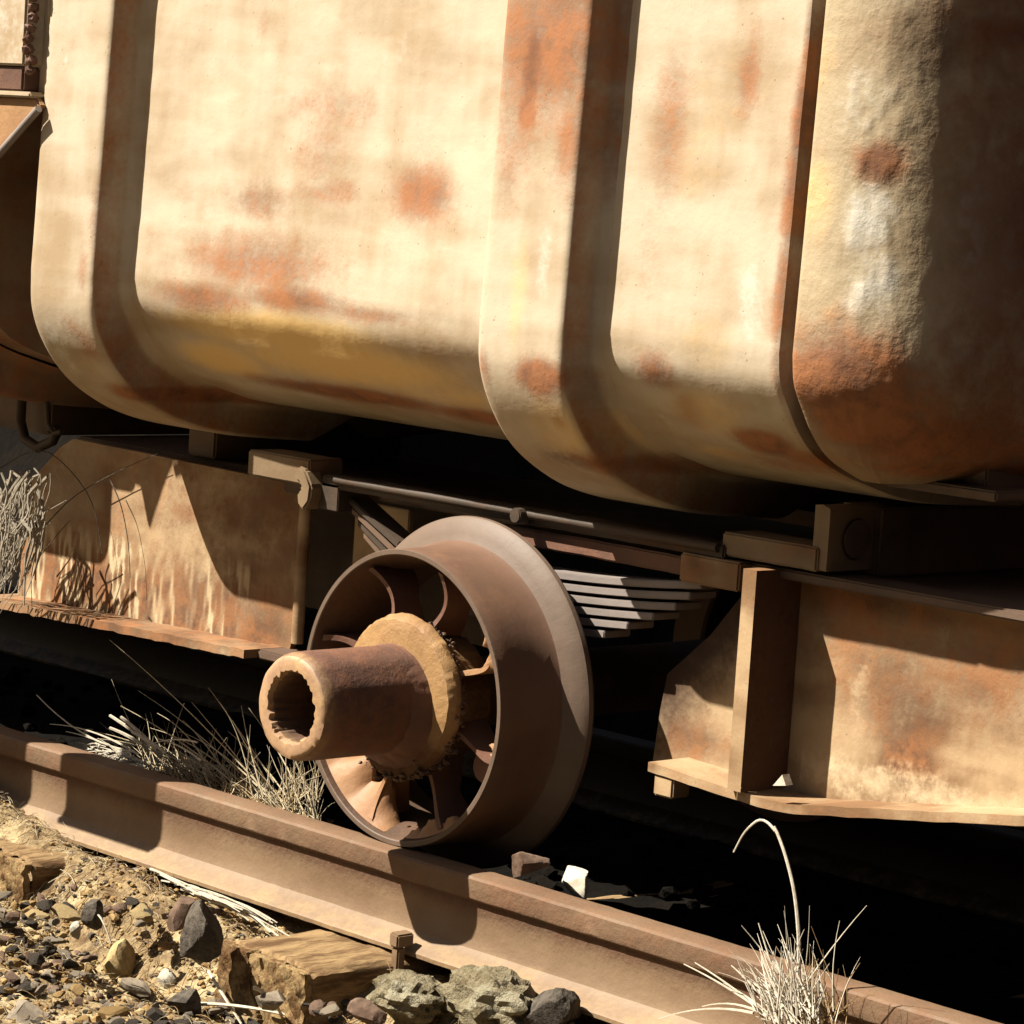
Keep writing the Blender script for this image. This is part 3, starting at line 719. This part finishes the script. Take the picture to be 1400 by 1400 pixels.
    def st2(co, o_):
        v = (co[:, 1]-y0)*sgn; rr = np.hypot(co[:, 0]-cx, co[:, 2]-cz)
        o_[:, 0] = np.where(v > -.198, .35, 0); o_[:, 2] = np.where((v > -.19) & (rr > .06), .15, 0)
        o_[:, 1] = np.where((v < -.19) & (rr < .0835), .35, 0)
    tb = MB().grid(P, closed_u=True, closed_v=True).build('axle_tube', 'tube', o, smooth=.8, stain=blobs([], extra=st2))
    tb.data.materials.append(M['annulus']); tb.data.materials.append(M['webshade']); tb.data.polygons.foreach_set('material_index', [2 if (math.hypot(p.center.x, p.center.z) < .0562 and p.center.y*sgn > -.19) else 1 if (p.center.y*sgn < -.2125+.0) or (math.hypot(p.center.x, p.center.z) < .056 and p.center.y*sgn < -.19) else 0 for p in tb.data.polygons])
    MB().tube([(cx, Y(-.02), cz), (cx, Y(-.01), cz)], .0555, 24).build('tube_plug', 'dark', o)
    return o
mbs = []
def ico():
    bm = bmesh.new(); bmesh.ops.create_icosphere(bm, subdivisions=1, radius=1)
    v = np.array([p.co[:] for p in bm.verts]); f = [tuple(q.index for q in p.verts) for p in bm.faces]; bm.free(); return v, f
IV, IF = ico()
def ico2(k=2):
    bm = bmesh.new(); bmesh.ops.create_icosphere(bm, subdivisions=k, radius=1)
    v = np.array([p.co[:] for p in bm.verts]); f = [tuple(q.index for q in p.verts) for p in bm.faces]; bm.free(); return v, f
IV2, IF2 = ico2(2); IV3, IF3 = ico2(4)
def rotm(seed):
    r = np.random.default_rng(seed); q = r.normal(size=(3, 3)); q, _ = np.linalg.qr(q); return q
def rock_add(mb, c, s, seed, hi=False):
    r = np.random.default_rng(seed)
    V = (IV2 if hi else IV).copy()
    for _ in range(7 if hi else 4):                      # chop planes -> angular facets
        n = r.normal(size=3); n /= np.linalg.norm(n); d = r.uniform(.5, .85)
        k = V@n; V = np.where((k > d)[:, None], V-np.outer(k-d, n), V)
    V = V*(1+.1*r.normal(size=(len(V), 1)))
    V = (V@rotm(seed))*np.array(s)
    mb.add(V+np.array(c), IF2 if hi else IF)
nearwheel = wheel(0, 0, 1, True)
mbs = []
wheel(0, mir(0), -1, False)
MB().tube([(0, .10, .23), (0, mir(.10), .23)], .055, 24).build('axle', 'dark', wagon, smooth=.8)

# ================================================================= NEIGHBOUR WAGON (left edge)
nb = empty('ore_wagon', (-2.3, 0, 0), 'second ore wagon at left edge, rounded shaded end below a pale box corner', 'wagon')
H = MB(); hx = np.linspace(-3.3, -1.24, 8); Q1 = strip([(x, -.1) for x in hx], pc); Q2 = strip([(x, -.1) for x in hx], pc, ymirror=True)
H.grid(np.concatenate([Q1, Q2[::-1]], 0))
for k in (0, -1):
    ring = np.concatenate([Q1[:, k], Q2[::-1, k]], 0); H.add(ring, [tuple(range(len(ring)))])
nbody = H.build('tub_body', 'hull', nb, smooth=.6, stain=blobs([(20, 360, 40, 40, .9, 'R')], .2, base=(.1, 0, .2, 0)))
rib(-1.55, -1.36, [(20, 480, 200, 200, .6, 'R')], None, False, 'hull', pc, nbody)  # darker hull steel paints in this rib's shade
MB().box((-2.6, .33, .485), (-1.42, .72, .61)).build('bolster', 'dark', nb, bevel=.004)  # added dark block, hides the lit bank in the gap
MB().box((-3.2, .26, .18), (-1.75, .275, .5)).build('sole_plate', 'dark', nb, bevel=.003)
# pale box on its side and the rusty edge and ledge below
bx = MB(); z0 = 1.172
bx.box((-1.45, -.06, z0), (-1.003, .06, 1.7)); bxo = bx.build('side_box', 'body', nb, bevel=.004, stain=blobs([(30, 60, 12, 30, .4, 'R')], -.1, base=(0, 0, 0, .4)))
for k in range(16):
    mb = MB(); zz = 1.165+k*.018
    rock_add(mb, (-.985+.003*math.sin(k*1.7), -.06+.004*math.cos(k), zz), (.010, .012, .010), 400+k, True)
    mb.build('weld_bead', 'tube', bxo)
MB().box((-1.45, -.055, 1.128), (-1.010, .05, 1.170)).build('box_sill', 'tube', bxo, bevel=.004)
lg = MB(); lg.prism([(-1.62, 1.02), (-1.43, .93), (-1.28, .915), (-1.25, .84), (-1.215, .92), (-1.19, .97), (-1.06, 1.022), (-.947, 1.105), (-.962, 1.118), (-1.62, 1.118)], -.06, -.045)  # unseen left outline shaped to cast the plate's shadow edge
lg.build('ledge', 'web', nb, bevel=.003, stain=blobs([(20, 150, 30, 20, .4, 'G')], -.1, base=(.2, .2, 0, 0)))
MB().box((-1.30, -.072, 1.118), (-.962, -.02, 1.128)).build('ledge', 'body', nb, bevel=.003)
MB().tube([(-1.19, -.064, .964), (-1.06, -.064, 1.016), (-.945, -.064, 1.10)], .007, 8).build('ledge_edge', 'spring', nb, smooth=.8)
# pale strip beside the first rib
bx = MB(); bx.prism([tuple(at(a, b, 1, -.02)[[0, 2]]) for a, b in ((55, -300), (80, -300), (62, 138), (57, 138), (44, 112))], -.02, .03)
bx.build('corner_strip', 'body', wagon, bevel=.003, stain=blobs([], base=(0, .25, 0, .35)))
# unseen dark wagon shape added at the right to cut bounce light
light_blocker = empty('ore_wagon', (2.7, 0, 0), 'unseen dark wagon-shaped light blocker added past the right end of the cream wagon', 'wagon')
H = MB(); hx = np.linspace(1.62, 3.8, 8); Q1 = strip([(x, -.1) for x in hx], pc); Q2 = strip([(x, -.1) for x in hx], pc, ymirror=True)
H.grid(np.concatenate([Q1, Q2[::-1]], 0))
for k in (0, -1):
    ring = np.concatenate([Q1[:, k], Q2[::-1, k]], 0); H.add(ring, [tuple(range(len(ring)))])
H.build('tub_body', 'dark', light_blocker, smooth=.6)
MB().box((1.93, .26, .18), (3.6, .275, .5)).build('sole_plate', 'dark', light_blocker, bevel=.003)
MB().box((1.93, mir(.275), .18), (3.6, mir(.26), .5)).build('sole_plate', 'dark', light_blocker, bevel=.003)
MB().lathe([(.04, .0), (.23, .0), (.23, .12), (.275, .13), (.275, .15), (.04, .15)], 2.7, .23, 48).build('wheel', 'dark', light_blocker, smooth=.6)
# coupling hook hanging between them
hk = [at(30, 540, 1, .3), at(28, 575, 1, .3), at(34, 600, 1, .3), at(52, 612, 1, .3), at(72, 603, 1, .3), at(80, 585, 1, .3)]
hp_ = [Vector(catm) for catm in hk]
hook = MB().tube(hp_, .010, 10).build('coupling_hook', 'bar', smooth=.8)
tag(hook, 'dark curved coupling hook in the gap between the two wagons', 'hook')
hk2 = MB().tube([at(64, 548, 1, .28), at(66, 580, 1, .28), at(74, 592, 1, .28), at(84, 590, 1, .28)], .005, 8).build('coupling_link', 'bar', smooth=.8)
tag(hk2, 'thin bent link beside the dark coupling hook', 'hook')

# added board, unseen past the left edge, placed to shadow the rail
MKB = 0
mk = empty('shadow_caster', (-1.2, -.46, -.25), 'unseen timber board and baulk added past the left edge to shadow the rail', 'shadow caster')
MB().box((-1.56, -.475, -.32), (-1.285, -.452, 1.0)).build('post', 'wood', mk, bevel=.003)
MB().box((-1.160, -.451, .500), (-.885, -.437, 1.0)).build('board', 'wood', mk, bevel=.02)
MB().box((-1.5, -.449, .93), (-.90, -.438, .99)).build('rail_board', 'wood', mk, bevel=.004)

# ================================================================= STONES
def stone(name, c, s, mat, seed, label, cat='stone', group=None, rz=None, hi=3):
    r = np.random.default_rng(seed)
    V = IV3.copy() if hi > 2 else IV2.copy()
    for _ in range(15 if hi > 2 else 9):
        n = r.normal(size=3); n /= np.linalg.norm(n); d = r.uniform(.38, .82); k = V@n
        V = np.where((k > d)[:, None], V-np.outer(k-d, n), V)
    if hi > 2: V = V*(1+np.array([.05*fbm(*p, 3, 3) for p in V+seed])[:, None])
    if rz is None: V = V@rotm(seed)
    V = V*np.array(s)
    mb = MB().add(V+np.array(c), IF3 if hi > 2 else IF2)
    return tag(mb.build(name, mat, loc=c, smooth=.30 if hi > 2 else None), label, cat, group)
def gpt(px, py, lift=0, it=6):
    z = -.17
    for _ in range(it):
        p = at(px, py, 2, z+lift); z = ground_z(p[0], p[1])
    p = at(px, py, 2, z+lift); return p
c_ = at(722, 1180, 1, .035)
stone('stone', c_, (.036, .03, .036), 'stone_brown', 11, 'brown angular stone wedged on the rail top right behind the wheel')
c_ = at(787, 1206, 1, .085)
stone('stone', c_, (.036, .028, .030), 'stone_white', 12, 'bright white stone lit behind the rail beside the brown stone')
c_ = gpt(278, 1285, .03); stone('rock', c_, (.058, .05, .062), 'stone_dark', 21, 'largest dark grey folded rock against the end of the timber sleeper', 'rock')
c_ = gpt(245, 1252, .02); stone('rock', c_, (.035, .035, .036), 'stone_brown', 24, 'brown rock leaning behind the largest dark grey rock', 'rock')
c_ = gpt(168, 1310, .03); stone('stone', c_, (.036, .034, .036), 'stone_yellow', 22, 'pale yellow stone lying on the gravel left of the largest dark rock')
c_ = gpt(128, 1256, .02); stone('stone', c_, (.022, .02, .034), 'stone_dark', 23, 'small black pointed stone standing up behind the white chip')
c_ = gpt(105, 1274, .018); stone('stone', c_, (.015, .01, .017), 'stone_pale', 25, 'small pale grey chip in front of the black pointed stone')
c_ = gpt(225, 1340, .012); stone('stone', c_, (.026, .018, .018), 'stone_pale', 26, 'pale splinter stone below the largest dark rock')
c_ = gpt(185, 1350, .010); stone('stone', c_, (.045, .035, .018), 'stone_grey', 27, 'flat grey stone in front of the pale yellow stone')
c_ = gpt(40, 1385, .010); stone('stone', c_, (.06, .05, .018), 'stone_grey', 28, 'broad flat grey slab in the bottom left corner')
c_ = gpt(372, 1368, .012); stone('stone', c_, (.035, .03, .022), 'stone_grey', 29, 'grey stone resting against the furrowed sleeper end')
c_ = gpt(255, 1370, .02); stone('stone', c_, (.03, .03, .03), 'stone_dark', 30, 'dark stone directly below the largest dark rock')
c_ = gpt(140, 1142, .02); stone('stone', c_, (.035, .03, .022), 'stone_dark', 31, 'dark rubble stone against the shaded rail web at left')
c_ = gpt(180, 1150, .015); stone('stone', c_, (.022, .02, .018), 'stone_brown', 32, 'small brown stone against the shaded rail web at left')
c_ = gpt(500, 1385, .012); stone('stone', c_, (.035, .028, .022), 'stone_brown', 33, 'brown stone on the gravel below the shaded sleeper side')
c_ = gpt(752, 1388, .02); stone('rock', c_, (.05, .045, .05), 'stone_dark', 34, 'black rock under the rail foot right of the pale lichened lump', 'rock')
# pale lichened lump with ragged edges
lump = MB(); V = IV3.copy()
c_ = at(675, 1372, 1, -.12)
V = V*(1+.30*np.array([fbm(*p, 1.6, 3) for p in V+4])[:, None]+.14*np.array([fbm(*p, 7, 3) for p in V])[:, None])
V = V*np.array((.085, .05, .05))
lump.add(V+c_, IF3); tag(lump.build('rock', 'lichen', loc=c_, smooth=.5), 'pale crumbly lichen covered rock lump under the rail right of the spike', 'rock')
V = IV3*(1+.25*np.array([fbm(*p, 2.2, 4) for p in IV3+9])[:, None]); c_ = gpt(560, 1362, .01)
lump = MB().add(V*np.array((.06, .05, .035))+c_, IF3); tag(lump.build('rock', 'lichen', loc=c_, smooth=.5), 'small pale crumbly rock between the sleeper and the lichen lump', 'rock')

# individual loose stones
kinds = [('stone_dark', 'dark grey'), ('stone_grey', 'light grey'), ('stone_ochre', 'ochre'), ('stone_brown', 'brown'), ('stone_yellow', 'pale yellow')]
protos = {}
def in_sleeper(x, y):
    for cx, cy, wd in ((-.005, -.222, .14), (-.795, -.165, .13), (.74, -.235, .13)):
        if abs(x-cx-.15*(y-cy)) < wd and y > cy-.02: return True
    return False
n_ = 0
while n_ < 230:
    px, py = random.uniform(-10, 620), random.uniform(1130, 1415)
    if py < 1190+(px-100)*.33 or (px > 300 and px < 600 and py < 1375): continue
    if px < 210 and py < 1230: continue
    p = gpt(px, py)
    if p[1] > -.085 or in_sleeper(p[0], p[1]): continue
    if any(abs(px-a)/c < 1 and abs(py-b)/d < 1 for a, b, c, d in ((278, 1295, 62, 70), (168, 1318, 46, 48), (128, 1256, 34, 30), (105, 1280, 26, 24), (225, 1345, 34, 24), (185, 1355, 50, 24), (372, 1375, 44, 24), (255, 1378, 36, 24), (500, 1392, 40, 24), (670, 1375, 130, 60), (40, 1390, 64, 26))): continue
    k = random.choices(range(5), (5, 4, 2, 2, .4))[0]; v = random.randrange(4)
    sz = random.uniform(.006, .012) if random.random() < .5 else random.uniform(.012, .024)
    if (k, v) not in protos:
        o = stone('stone', (0, 0, 0), (1, .85, .75), kinds[k][0], 100+k*7+v, None, hi=2); protos[(k, v)] = o
    else:
        o = protos[(k, v)].copy(); C.objects.link(o)
    o.location = (p[0], p[1], p[2]+sz*.35); o.scale = (sz*random.uniform(.8, 1.4), sz*random.uniform(.6, 1.1), sz*random.uniform(.45, 1))
    o.rotation_euler = (random.uniform(-.4, .4), random.uniform(-.4, .4), random.uniform(0, 6.28))
    szn = 'tiny' if sz < .009 else ('small' if sz < .0125 else 'larger')
    zn = ('at the far left edge' if px < 75 else 'left of the pale yellow stone' if px < 145 else 'around the pale yellow stone' if px < 205 else 'below the largest dark rock' if px < 310 else 'in front of the furrowed sleeper' if px < 430 else 'near the pale lichened lump')
    zr_ = 'up the slope' if py < 1270 else ('midway down' if py < 1345 else 'along the bottom edge')
    tag(o, f'{szn} {kinds[k][1]} stone {zr_} {zn}', 'stone', f'{szn} {kinds[k][1]} stones {zr_} {zn}')
    n_ += 1
# fine gravel
for mat, cnt, sd_ in (('stone_dark', 1100, 1), ('stone_grey', 700, 2), ('stone_ochre', 4200, 3), ('stone_yellow', 1700, 4), ('stone_brown', 600, 5)):
    mb = MB(); r = np.random.default_rng(sd_)
    for i in range(cnt):
        x = r.uniform(-1.35, 1.1); y = -.05-abs(r.normal(0, .36))
        if y < -1: continue
        if in_sleeper(x, y) and r.random() < .93: continue
        s_ = r.uniform(.0016, .0055)*(1.0 if r.random() < .85 else 2.2)
        z = ground_z(x, y); rock_add(mb, (x, y, z+s_*.3), (s_*r.uniform(.8, 1.5), s_, s_*.8), i+sd_*10000)
    tag(mb.build('gravel', mat), kind='stuff')
# ballast behind the rail, painted near-black as shade
mb = MB(); r = np.random.default_rng(9)
for i in range(500):
    x = r.uniform(-2.5, 2); y = r.uniform(.09, .95); s_ = r.uniform(.008, .025)
    rock_add(mb, (x, y, ground_z(x, y)+s_*.3), (s_, s_, s_*.8), 70000+i)
tag(mb.build('ballast', 'soil_shade'), kind='stuff')

# ================================================================= DRY GRASS
def curve(p0, p1, sag, n=8, side=0):
    p0, p1 = Vector(p0), Vector(p1); o = []
    d = p1-p0; lat = d.cross(Vector((0, 0, 1))); lat = lat.normalized() if lat.length > 1e-6 else Vector((1, 0, 0))
    for i in range(n):
        t = i/(n-1); q = p0.lerp(p1, t); q = q+Vector((0, 0, 1))*sag*4*t*(1-t)+lat*side*4*t*(1-t); o.append(q)
    return o
def blade(mb, pts, r0=.0014, tip=.25, sides=4):
    n = len(pts); mb.tube(pts, [r0*(1-(1-tip)*i/(n-1)) for i in range(n)], sides, cap=False)
def W(px, py, y): return Vector(at(px, py, 1, y))
# 1. tuft behind the rail left of the wheel: separate long stems + dense base
tf = MB(); R_ = random.Random(3)
for (a, b, c, d) in ((365, 1090, 262, 960), (380, 1095, 318, 985), (352, 1075, 245, 1000), (375, 1070, 285, 940), (410, 1085, 340, 968), (430, 1095, 385, 1010), (370, 1090, 150, 875), (350, 1080, 190, 945),
                   (392, 1090, 312, 1000), (362, 1100, 220, 1010)):
    blade(tf, curve(W(a, b, R_.uniform(.06, .12)), W(c, d, R_.uniform(.04, .16)), R_.uniform(-.004, .012), side=R_.uniform(-.006, .006)), .0013)
for (a, b, c, d) in ((300, 1070, 130, 1000), (330, 1080, 165, 965), (290, 1062, 215, 975), (320, 1072, 250, 985), (340, 1080, 205, 995), (250, 1050, 120, 1010), (345, 1085, 300, 960), (360, 1090, 330, 965)):
    blade(tf, curve(W(a, b, R_.uniform(.06, .10)), W(c, d, R_.uniform(.04, .12)), R_.uniform(.004, .016), side=R_.uniform(-.008, .008)), .0015)
for i in range(280):
    a = R_.uniform(200, 440); b = 1052+(a-200)*.30+R_.uniform(-4, 16); ang = R_.gauss(-1.9, .55); L = abs(R_.gauss(38, 26))+12
    blade(tf, curve(W(a, b, R_.uniform(.05, .14)), W(a+L*math.cos(ang), b+L*math.sin(ang), R_.uniform(.03, .17)), R_.uniform(-.004, .01), 6, R_.uniform(-.01, .01)), R_.uniform(.0006, .0013))
tag(tf.build('grass_tuft', 'straw', loc=(-.45, .09, -.14)), 'dry straw coloured grass tuft growing behind the rail left of the wheel', 'grass tuft')
tf = MB()
for i in range(130):
    a = R_.uniform(230, 420); b = 1050+(a-200)*.30+R_.uniform(0, 16); ang = R_.gauss(-2.3, .7); L = abs(R_.gauss(26, 16))+8
    blade(tf, curve(W(a, b, R_.uniform(.05, .12)), W(a+L*math.cos(ang), b+L*math.sin(ang), R_.uniform(.03, .15)), R_.uniform(-.004, .01), 6, R_.uniform(-.01, .01)), R_.uniform(.0006, .0015))
tag(tf.build('grass_tuft', 'straw_dark', loc=(-.50, .09, -.14)), 'tan matted grass at the foot of the straw tuft behind the rail', 'grass tuft')
# 2. thick cut stalks and white runners lying on the rail edge
tf = MB()
for (a, b, c, d) in ((215, 1025, 150, 978), (208, 1018, 165, 980), (195, 1018, 150, 995), (228, 1030, 180, 1000)):
    blade(tf, curve(W(a, b, .07), W(c, d, .05), .002), .0032, .8)
for (a, b, c, d, s_) in ((190, 1032, 68, 990, .012), (185, 1028, 50, 950, -.02), (180, 1036, 90, 1000, .006), (270, 1015, 200, 1020, .008), (275, 1040, 215, 1010, .006), (180, 1030, 118, 1028, .003)):
    blade(tf, curve(W(a, b, .05), W(c, d, .05), s_, 10), .0020, .4)
for i in range(60):
    a = R_.uniform(120, 200); b = 1018+(a-120)*.3+R_.uniform(-6, 10); ang = R_.uniform(-3.6, -2.4); L = R_.uniform(10, 40)
    blade(tf, curve(W(a, b, .05), W(a+L*math.cos(ang), b+L*math.sin(ang), .05+R_.uniform(-.01, .03)), .004, 5, R_.uniform(-.005, .005)), .0012)
tag(tf.build('grass_tuft', 'straw_white', loc=(-.72, .06, -.14)), 'bleached white broken stalks lying along the rail head at left', 'grass tuft')
# 3. thin upright stems right under the axle tube
tf = MB()
for i in range(46):
    a = R_.uniform(385, 440); b = R_.uniform(1085, 1108)
    blade(tf, curve(W(a, b, R_.uniform(.05, .09)), W(a+R_.gauss(0, 12), b-R_.uniform(20, 75), R_.uniform(.05, .09)), 0, 6, R_.uniform(-.006, .006)), R_.uniform(.0008, .0015))
tag(tf.build('grass_tuft', 'straw', loc=(-.27, .07, -.13)), 'thin upright dry stems below the hollow axle tube', 'grass tuft')
# 4. right tuft in front of the rail
tf = MB()
base = W(1085, 1400, -.10)
for i in range(125):
    a = R_.gauss(1085, 22); b = R_.uniform(1375, 1425); ang = R_.gauss(-1.85, .38); L = abs(R_.gauss(60, 34))+15
    blade(tf, curve(W(a, b, -.10+R_.uniform(-.03, .02)), W(a+L*math.cos(ang), b+L*math.sin(ang), -.09+R_.uniform(-.05, .035)), R_.uniform(-.003, .012), 7, R_.uniform(-.01, .01)), R_.uniform(.0008, .0016))
for (a, b, c, d, s_) in ((1060, 1395, 935, 1318, .004), (1062, 1400, 950, 1316, .004), (1065, 1390, 1000, 1320, .003), (1030, 1385, 900, 1393, .010), (1050, 1390, 960, 1376, .010), (1075, 1380, 1025, 1340, .0),
                        (1080, 1390, 1037, 1262, -.003), (1095, 1380, 1069, 1284, 0), (1120, 1400, 1118, 1318, 0), (1110, 1390, 1045, 1300, 0), (1140, 1400, 1120, 1340, 0)):
    blade(tf, curve(W(a, b, -.10), W(c, d, -.09), s_, 9), .0021, .35)
tag(tf.build('grass_tuft', 'straw_white', loc=base), 'bushy white dry grass tuft in front of the rail at bottom right', 'grass tuft')
tf = MB()
for i in range(80):
    a = R_.gauss(1110, 22); b = R_.uniform(1385, 1425); ang = R_.gauss(-1.7, .4); L = abs(R_.gauss(50, 30))+10
    blade(tf, curve(W(a, b, -.09+R_.uniform(-.02, .02)), W(a+L*math.cos(ang), b+L*math.sin(ang), -.08+R_.uniform(-.03, .03)), .003, 6, R_.uniform(-.008, .008)), R_.uniform(.0008, .0014))
tag(tf.build('grass_tuft', 'straw_dark', loc=base), 'tan darker blades at the right foot of the bushy white tuft', 'grass tuft')
# 5. the tall kinked stem
tf = MB(); sp_ = [(1092, 1400), (1092, 1330), (1092, 1280), (1086, 1220), (1074, 1170), (1062, 1137), (1058, 1130)]
pts = catmull(sp_, 26); tf.tube([W(a, b, -.085) for a, b in pts], [.0030-.0008*i/25 for i in range(26)], 6)
pts = catmull([(1060, 1136), (1050, 1125), (1040, 1121), (1030, 1126), (1016, 1141), (1003, 1165)], 20); tf.tube([W(a, b, -.085) for a, b in pts], [.0020-.0008*i/19 for i in range(20)], 6)
tag(tf.build('tall_grass', 'straw_white', loc=base), 'single tall white grass stem bent over at its tip against the dark underside', 'grass')
# 6. hanging tuft at left edge
tf = MB()
for i in range(120):
    a = R_.gauss(18, 22); top = R_.uniform(640, 720); L = R_.uniform(40, 130); lean = R_.gauss(-14, 12)
    if a > 58: continue
    pts = catmull([(a-lean*.9, top), (a+R_.uniform(2, 14), top+L*.25), (a+R_.uniform(-4, 6), top+L*.6), (a+lean, top+L)], 9)
    yy = .13+R_.uniform(-.05, .05)
    blade(tf, [W(q[0], q[1], yy) for q in pts], R_.choice((.0010, .0014, .0020, .0032)), .4)
tag(tf.build('grass_tuft', 'straw_grey', loc=W(0, 820, .13)), 'drooping grey grass tuft at the left edge beside the sole plate', 'grass tuft')
tf = MB()
for c in ([(0, 640), (40, 618), (70, 620), (110, 660), (130, 700), (140, 760)], [(60, 720), (100, 680), (150, 650), (215, 620)], [(150, 655), (165, 690), (175, 740), (178, 790)], [(55, 760), (75, 735), (95, 712)]):
    blade(tf, [W(q[0], q[1], .235) for q in catmull(c, 14)], .0012, .5)
tag(tf.build('dead_grass', 'stone_dark', loc=W(100, 690, .235)), 'thin dark bent stems crossing in front of the left sole plate', 'grass')
# 7. white straws under the rail foot
tf = MB()
for i in range(26):
    a = R_.uniform(205, 330); b = 1190+(a-205)*.42+R_.uniform(-3, 8); L = R_.uniform(50, 110)
    p0 = W(a, b, -.085+R_.uniform(-.02, 0)); p1 = W(a+L, b+L*R_.uniform(.36, .58), -.10+R_.uniform(-.03, .01))
    blade(tf, curve(p0, p1, R_.uniform(0, .010), 8, R_.uniform(-.008, .008)), R_.uniform(.0012, .0024), .5)
tag(tf.build('straw_bundle', 'straw_white', loc=W(300, 1230, -.09)), 'bundle of white straws lying along the foot of the rail above the sleeper end', 'straw')
def straw(px0, py0, px1, py1, r, lab, sag=.008):
    p0 = gpt(px0, py0, .018); p1 = gpt(px1, py1, .014)
    tf = MB(); blade(tf, curve(p0, p1, sag, 10, .006), r, .6, 5); tag(tf.build('straw', 'straw_white', loc=p0), lab, 'straw')
straw(285, 1328, 330, 1400, .0028, 'white straw slanting down from the largest dark rock')
straw(348, 1350, 388, 1400, .0034, 'short thick white straw in front of the furrowed sleeper end')
straw(275, 1372, 430, 1398, .0032, 'long pale straw lying level along the bottom edge below the dark stone')
straw(120, 1270, 152, 1290, .0020, 'small white straw loop arching beside the pale grey chip', .035)
straw(20, 1090, 70, 1115, .0026, 'white straw on the dirt mound at the far left by the rail', .01)
# 8. straw litter and stubble on the ground
for mat, cnt, sd_ in (('straw', 2600, 3), ('straw_dark', 1800, 5)):
    mb = MB(); R2 = random.Random(sd_)
    for i in range(cnt):
        x = R2.uniform(-1.35, 1.0); y = -.07-abs(R2.gauss(0, .32))
        if mat == 'straw' and R2.random() < .5: x = R2.uniform(-1.3, -.6); y = -.05-abs(R2.gauss(0, .14))
        if y < -.95 or (in_sleeper(x, y) and R2.random() < .8): continue
        a = R2.uniform(0, 6.28); L = R2.uniform(.008, .045); up = R2.uniform(.0, .010) if R2.random() < .85 else R2.uniform(.01, .025)
        z = ground_z(x, y)+.004; x2, y2 = x+L*math.cos(a), y+L*math.sin(a)
        blade(mb, curve((x, y, z), (x2, y2, ground_z(x2, y2)+.004+up), .004, 4, R2.uniform(-.003, .003)), R2.uniform(.0005, .0010), .5, 3)
    tag(mb.build('straw_litter', mat), kind='stuff')
# brush on the far bank
mb = MB(); R2 = random.Random(5)
for i in range(1800):
    x = R2.uniform(-9, 3); y = R2.uniform(1.9, 4.2); z = ground_z(x, y)
    blade(mb, curve((x, y, z), (x+R2.gauss(0, .12), y+R2.gauss(-.05, .1), z+R2.uniform(.15, .5)), .02, 4), .004, .3, 3)
tag(mb.build('scrub', 'soil_shade'), kind='stuff')
for o in list(bpy.data.objects):
    if 'wloc' in o: del o['wloc']
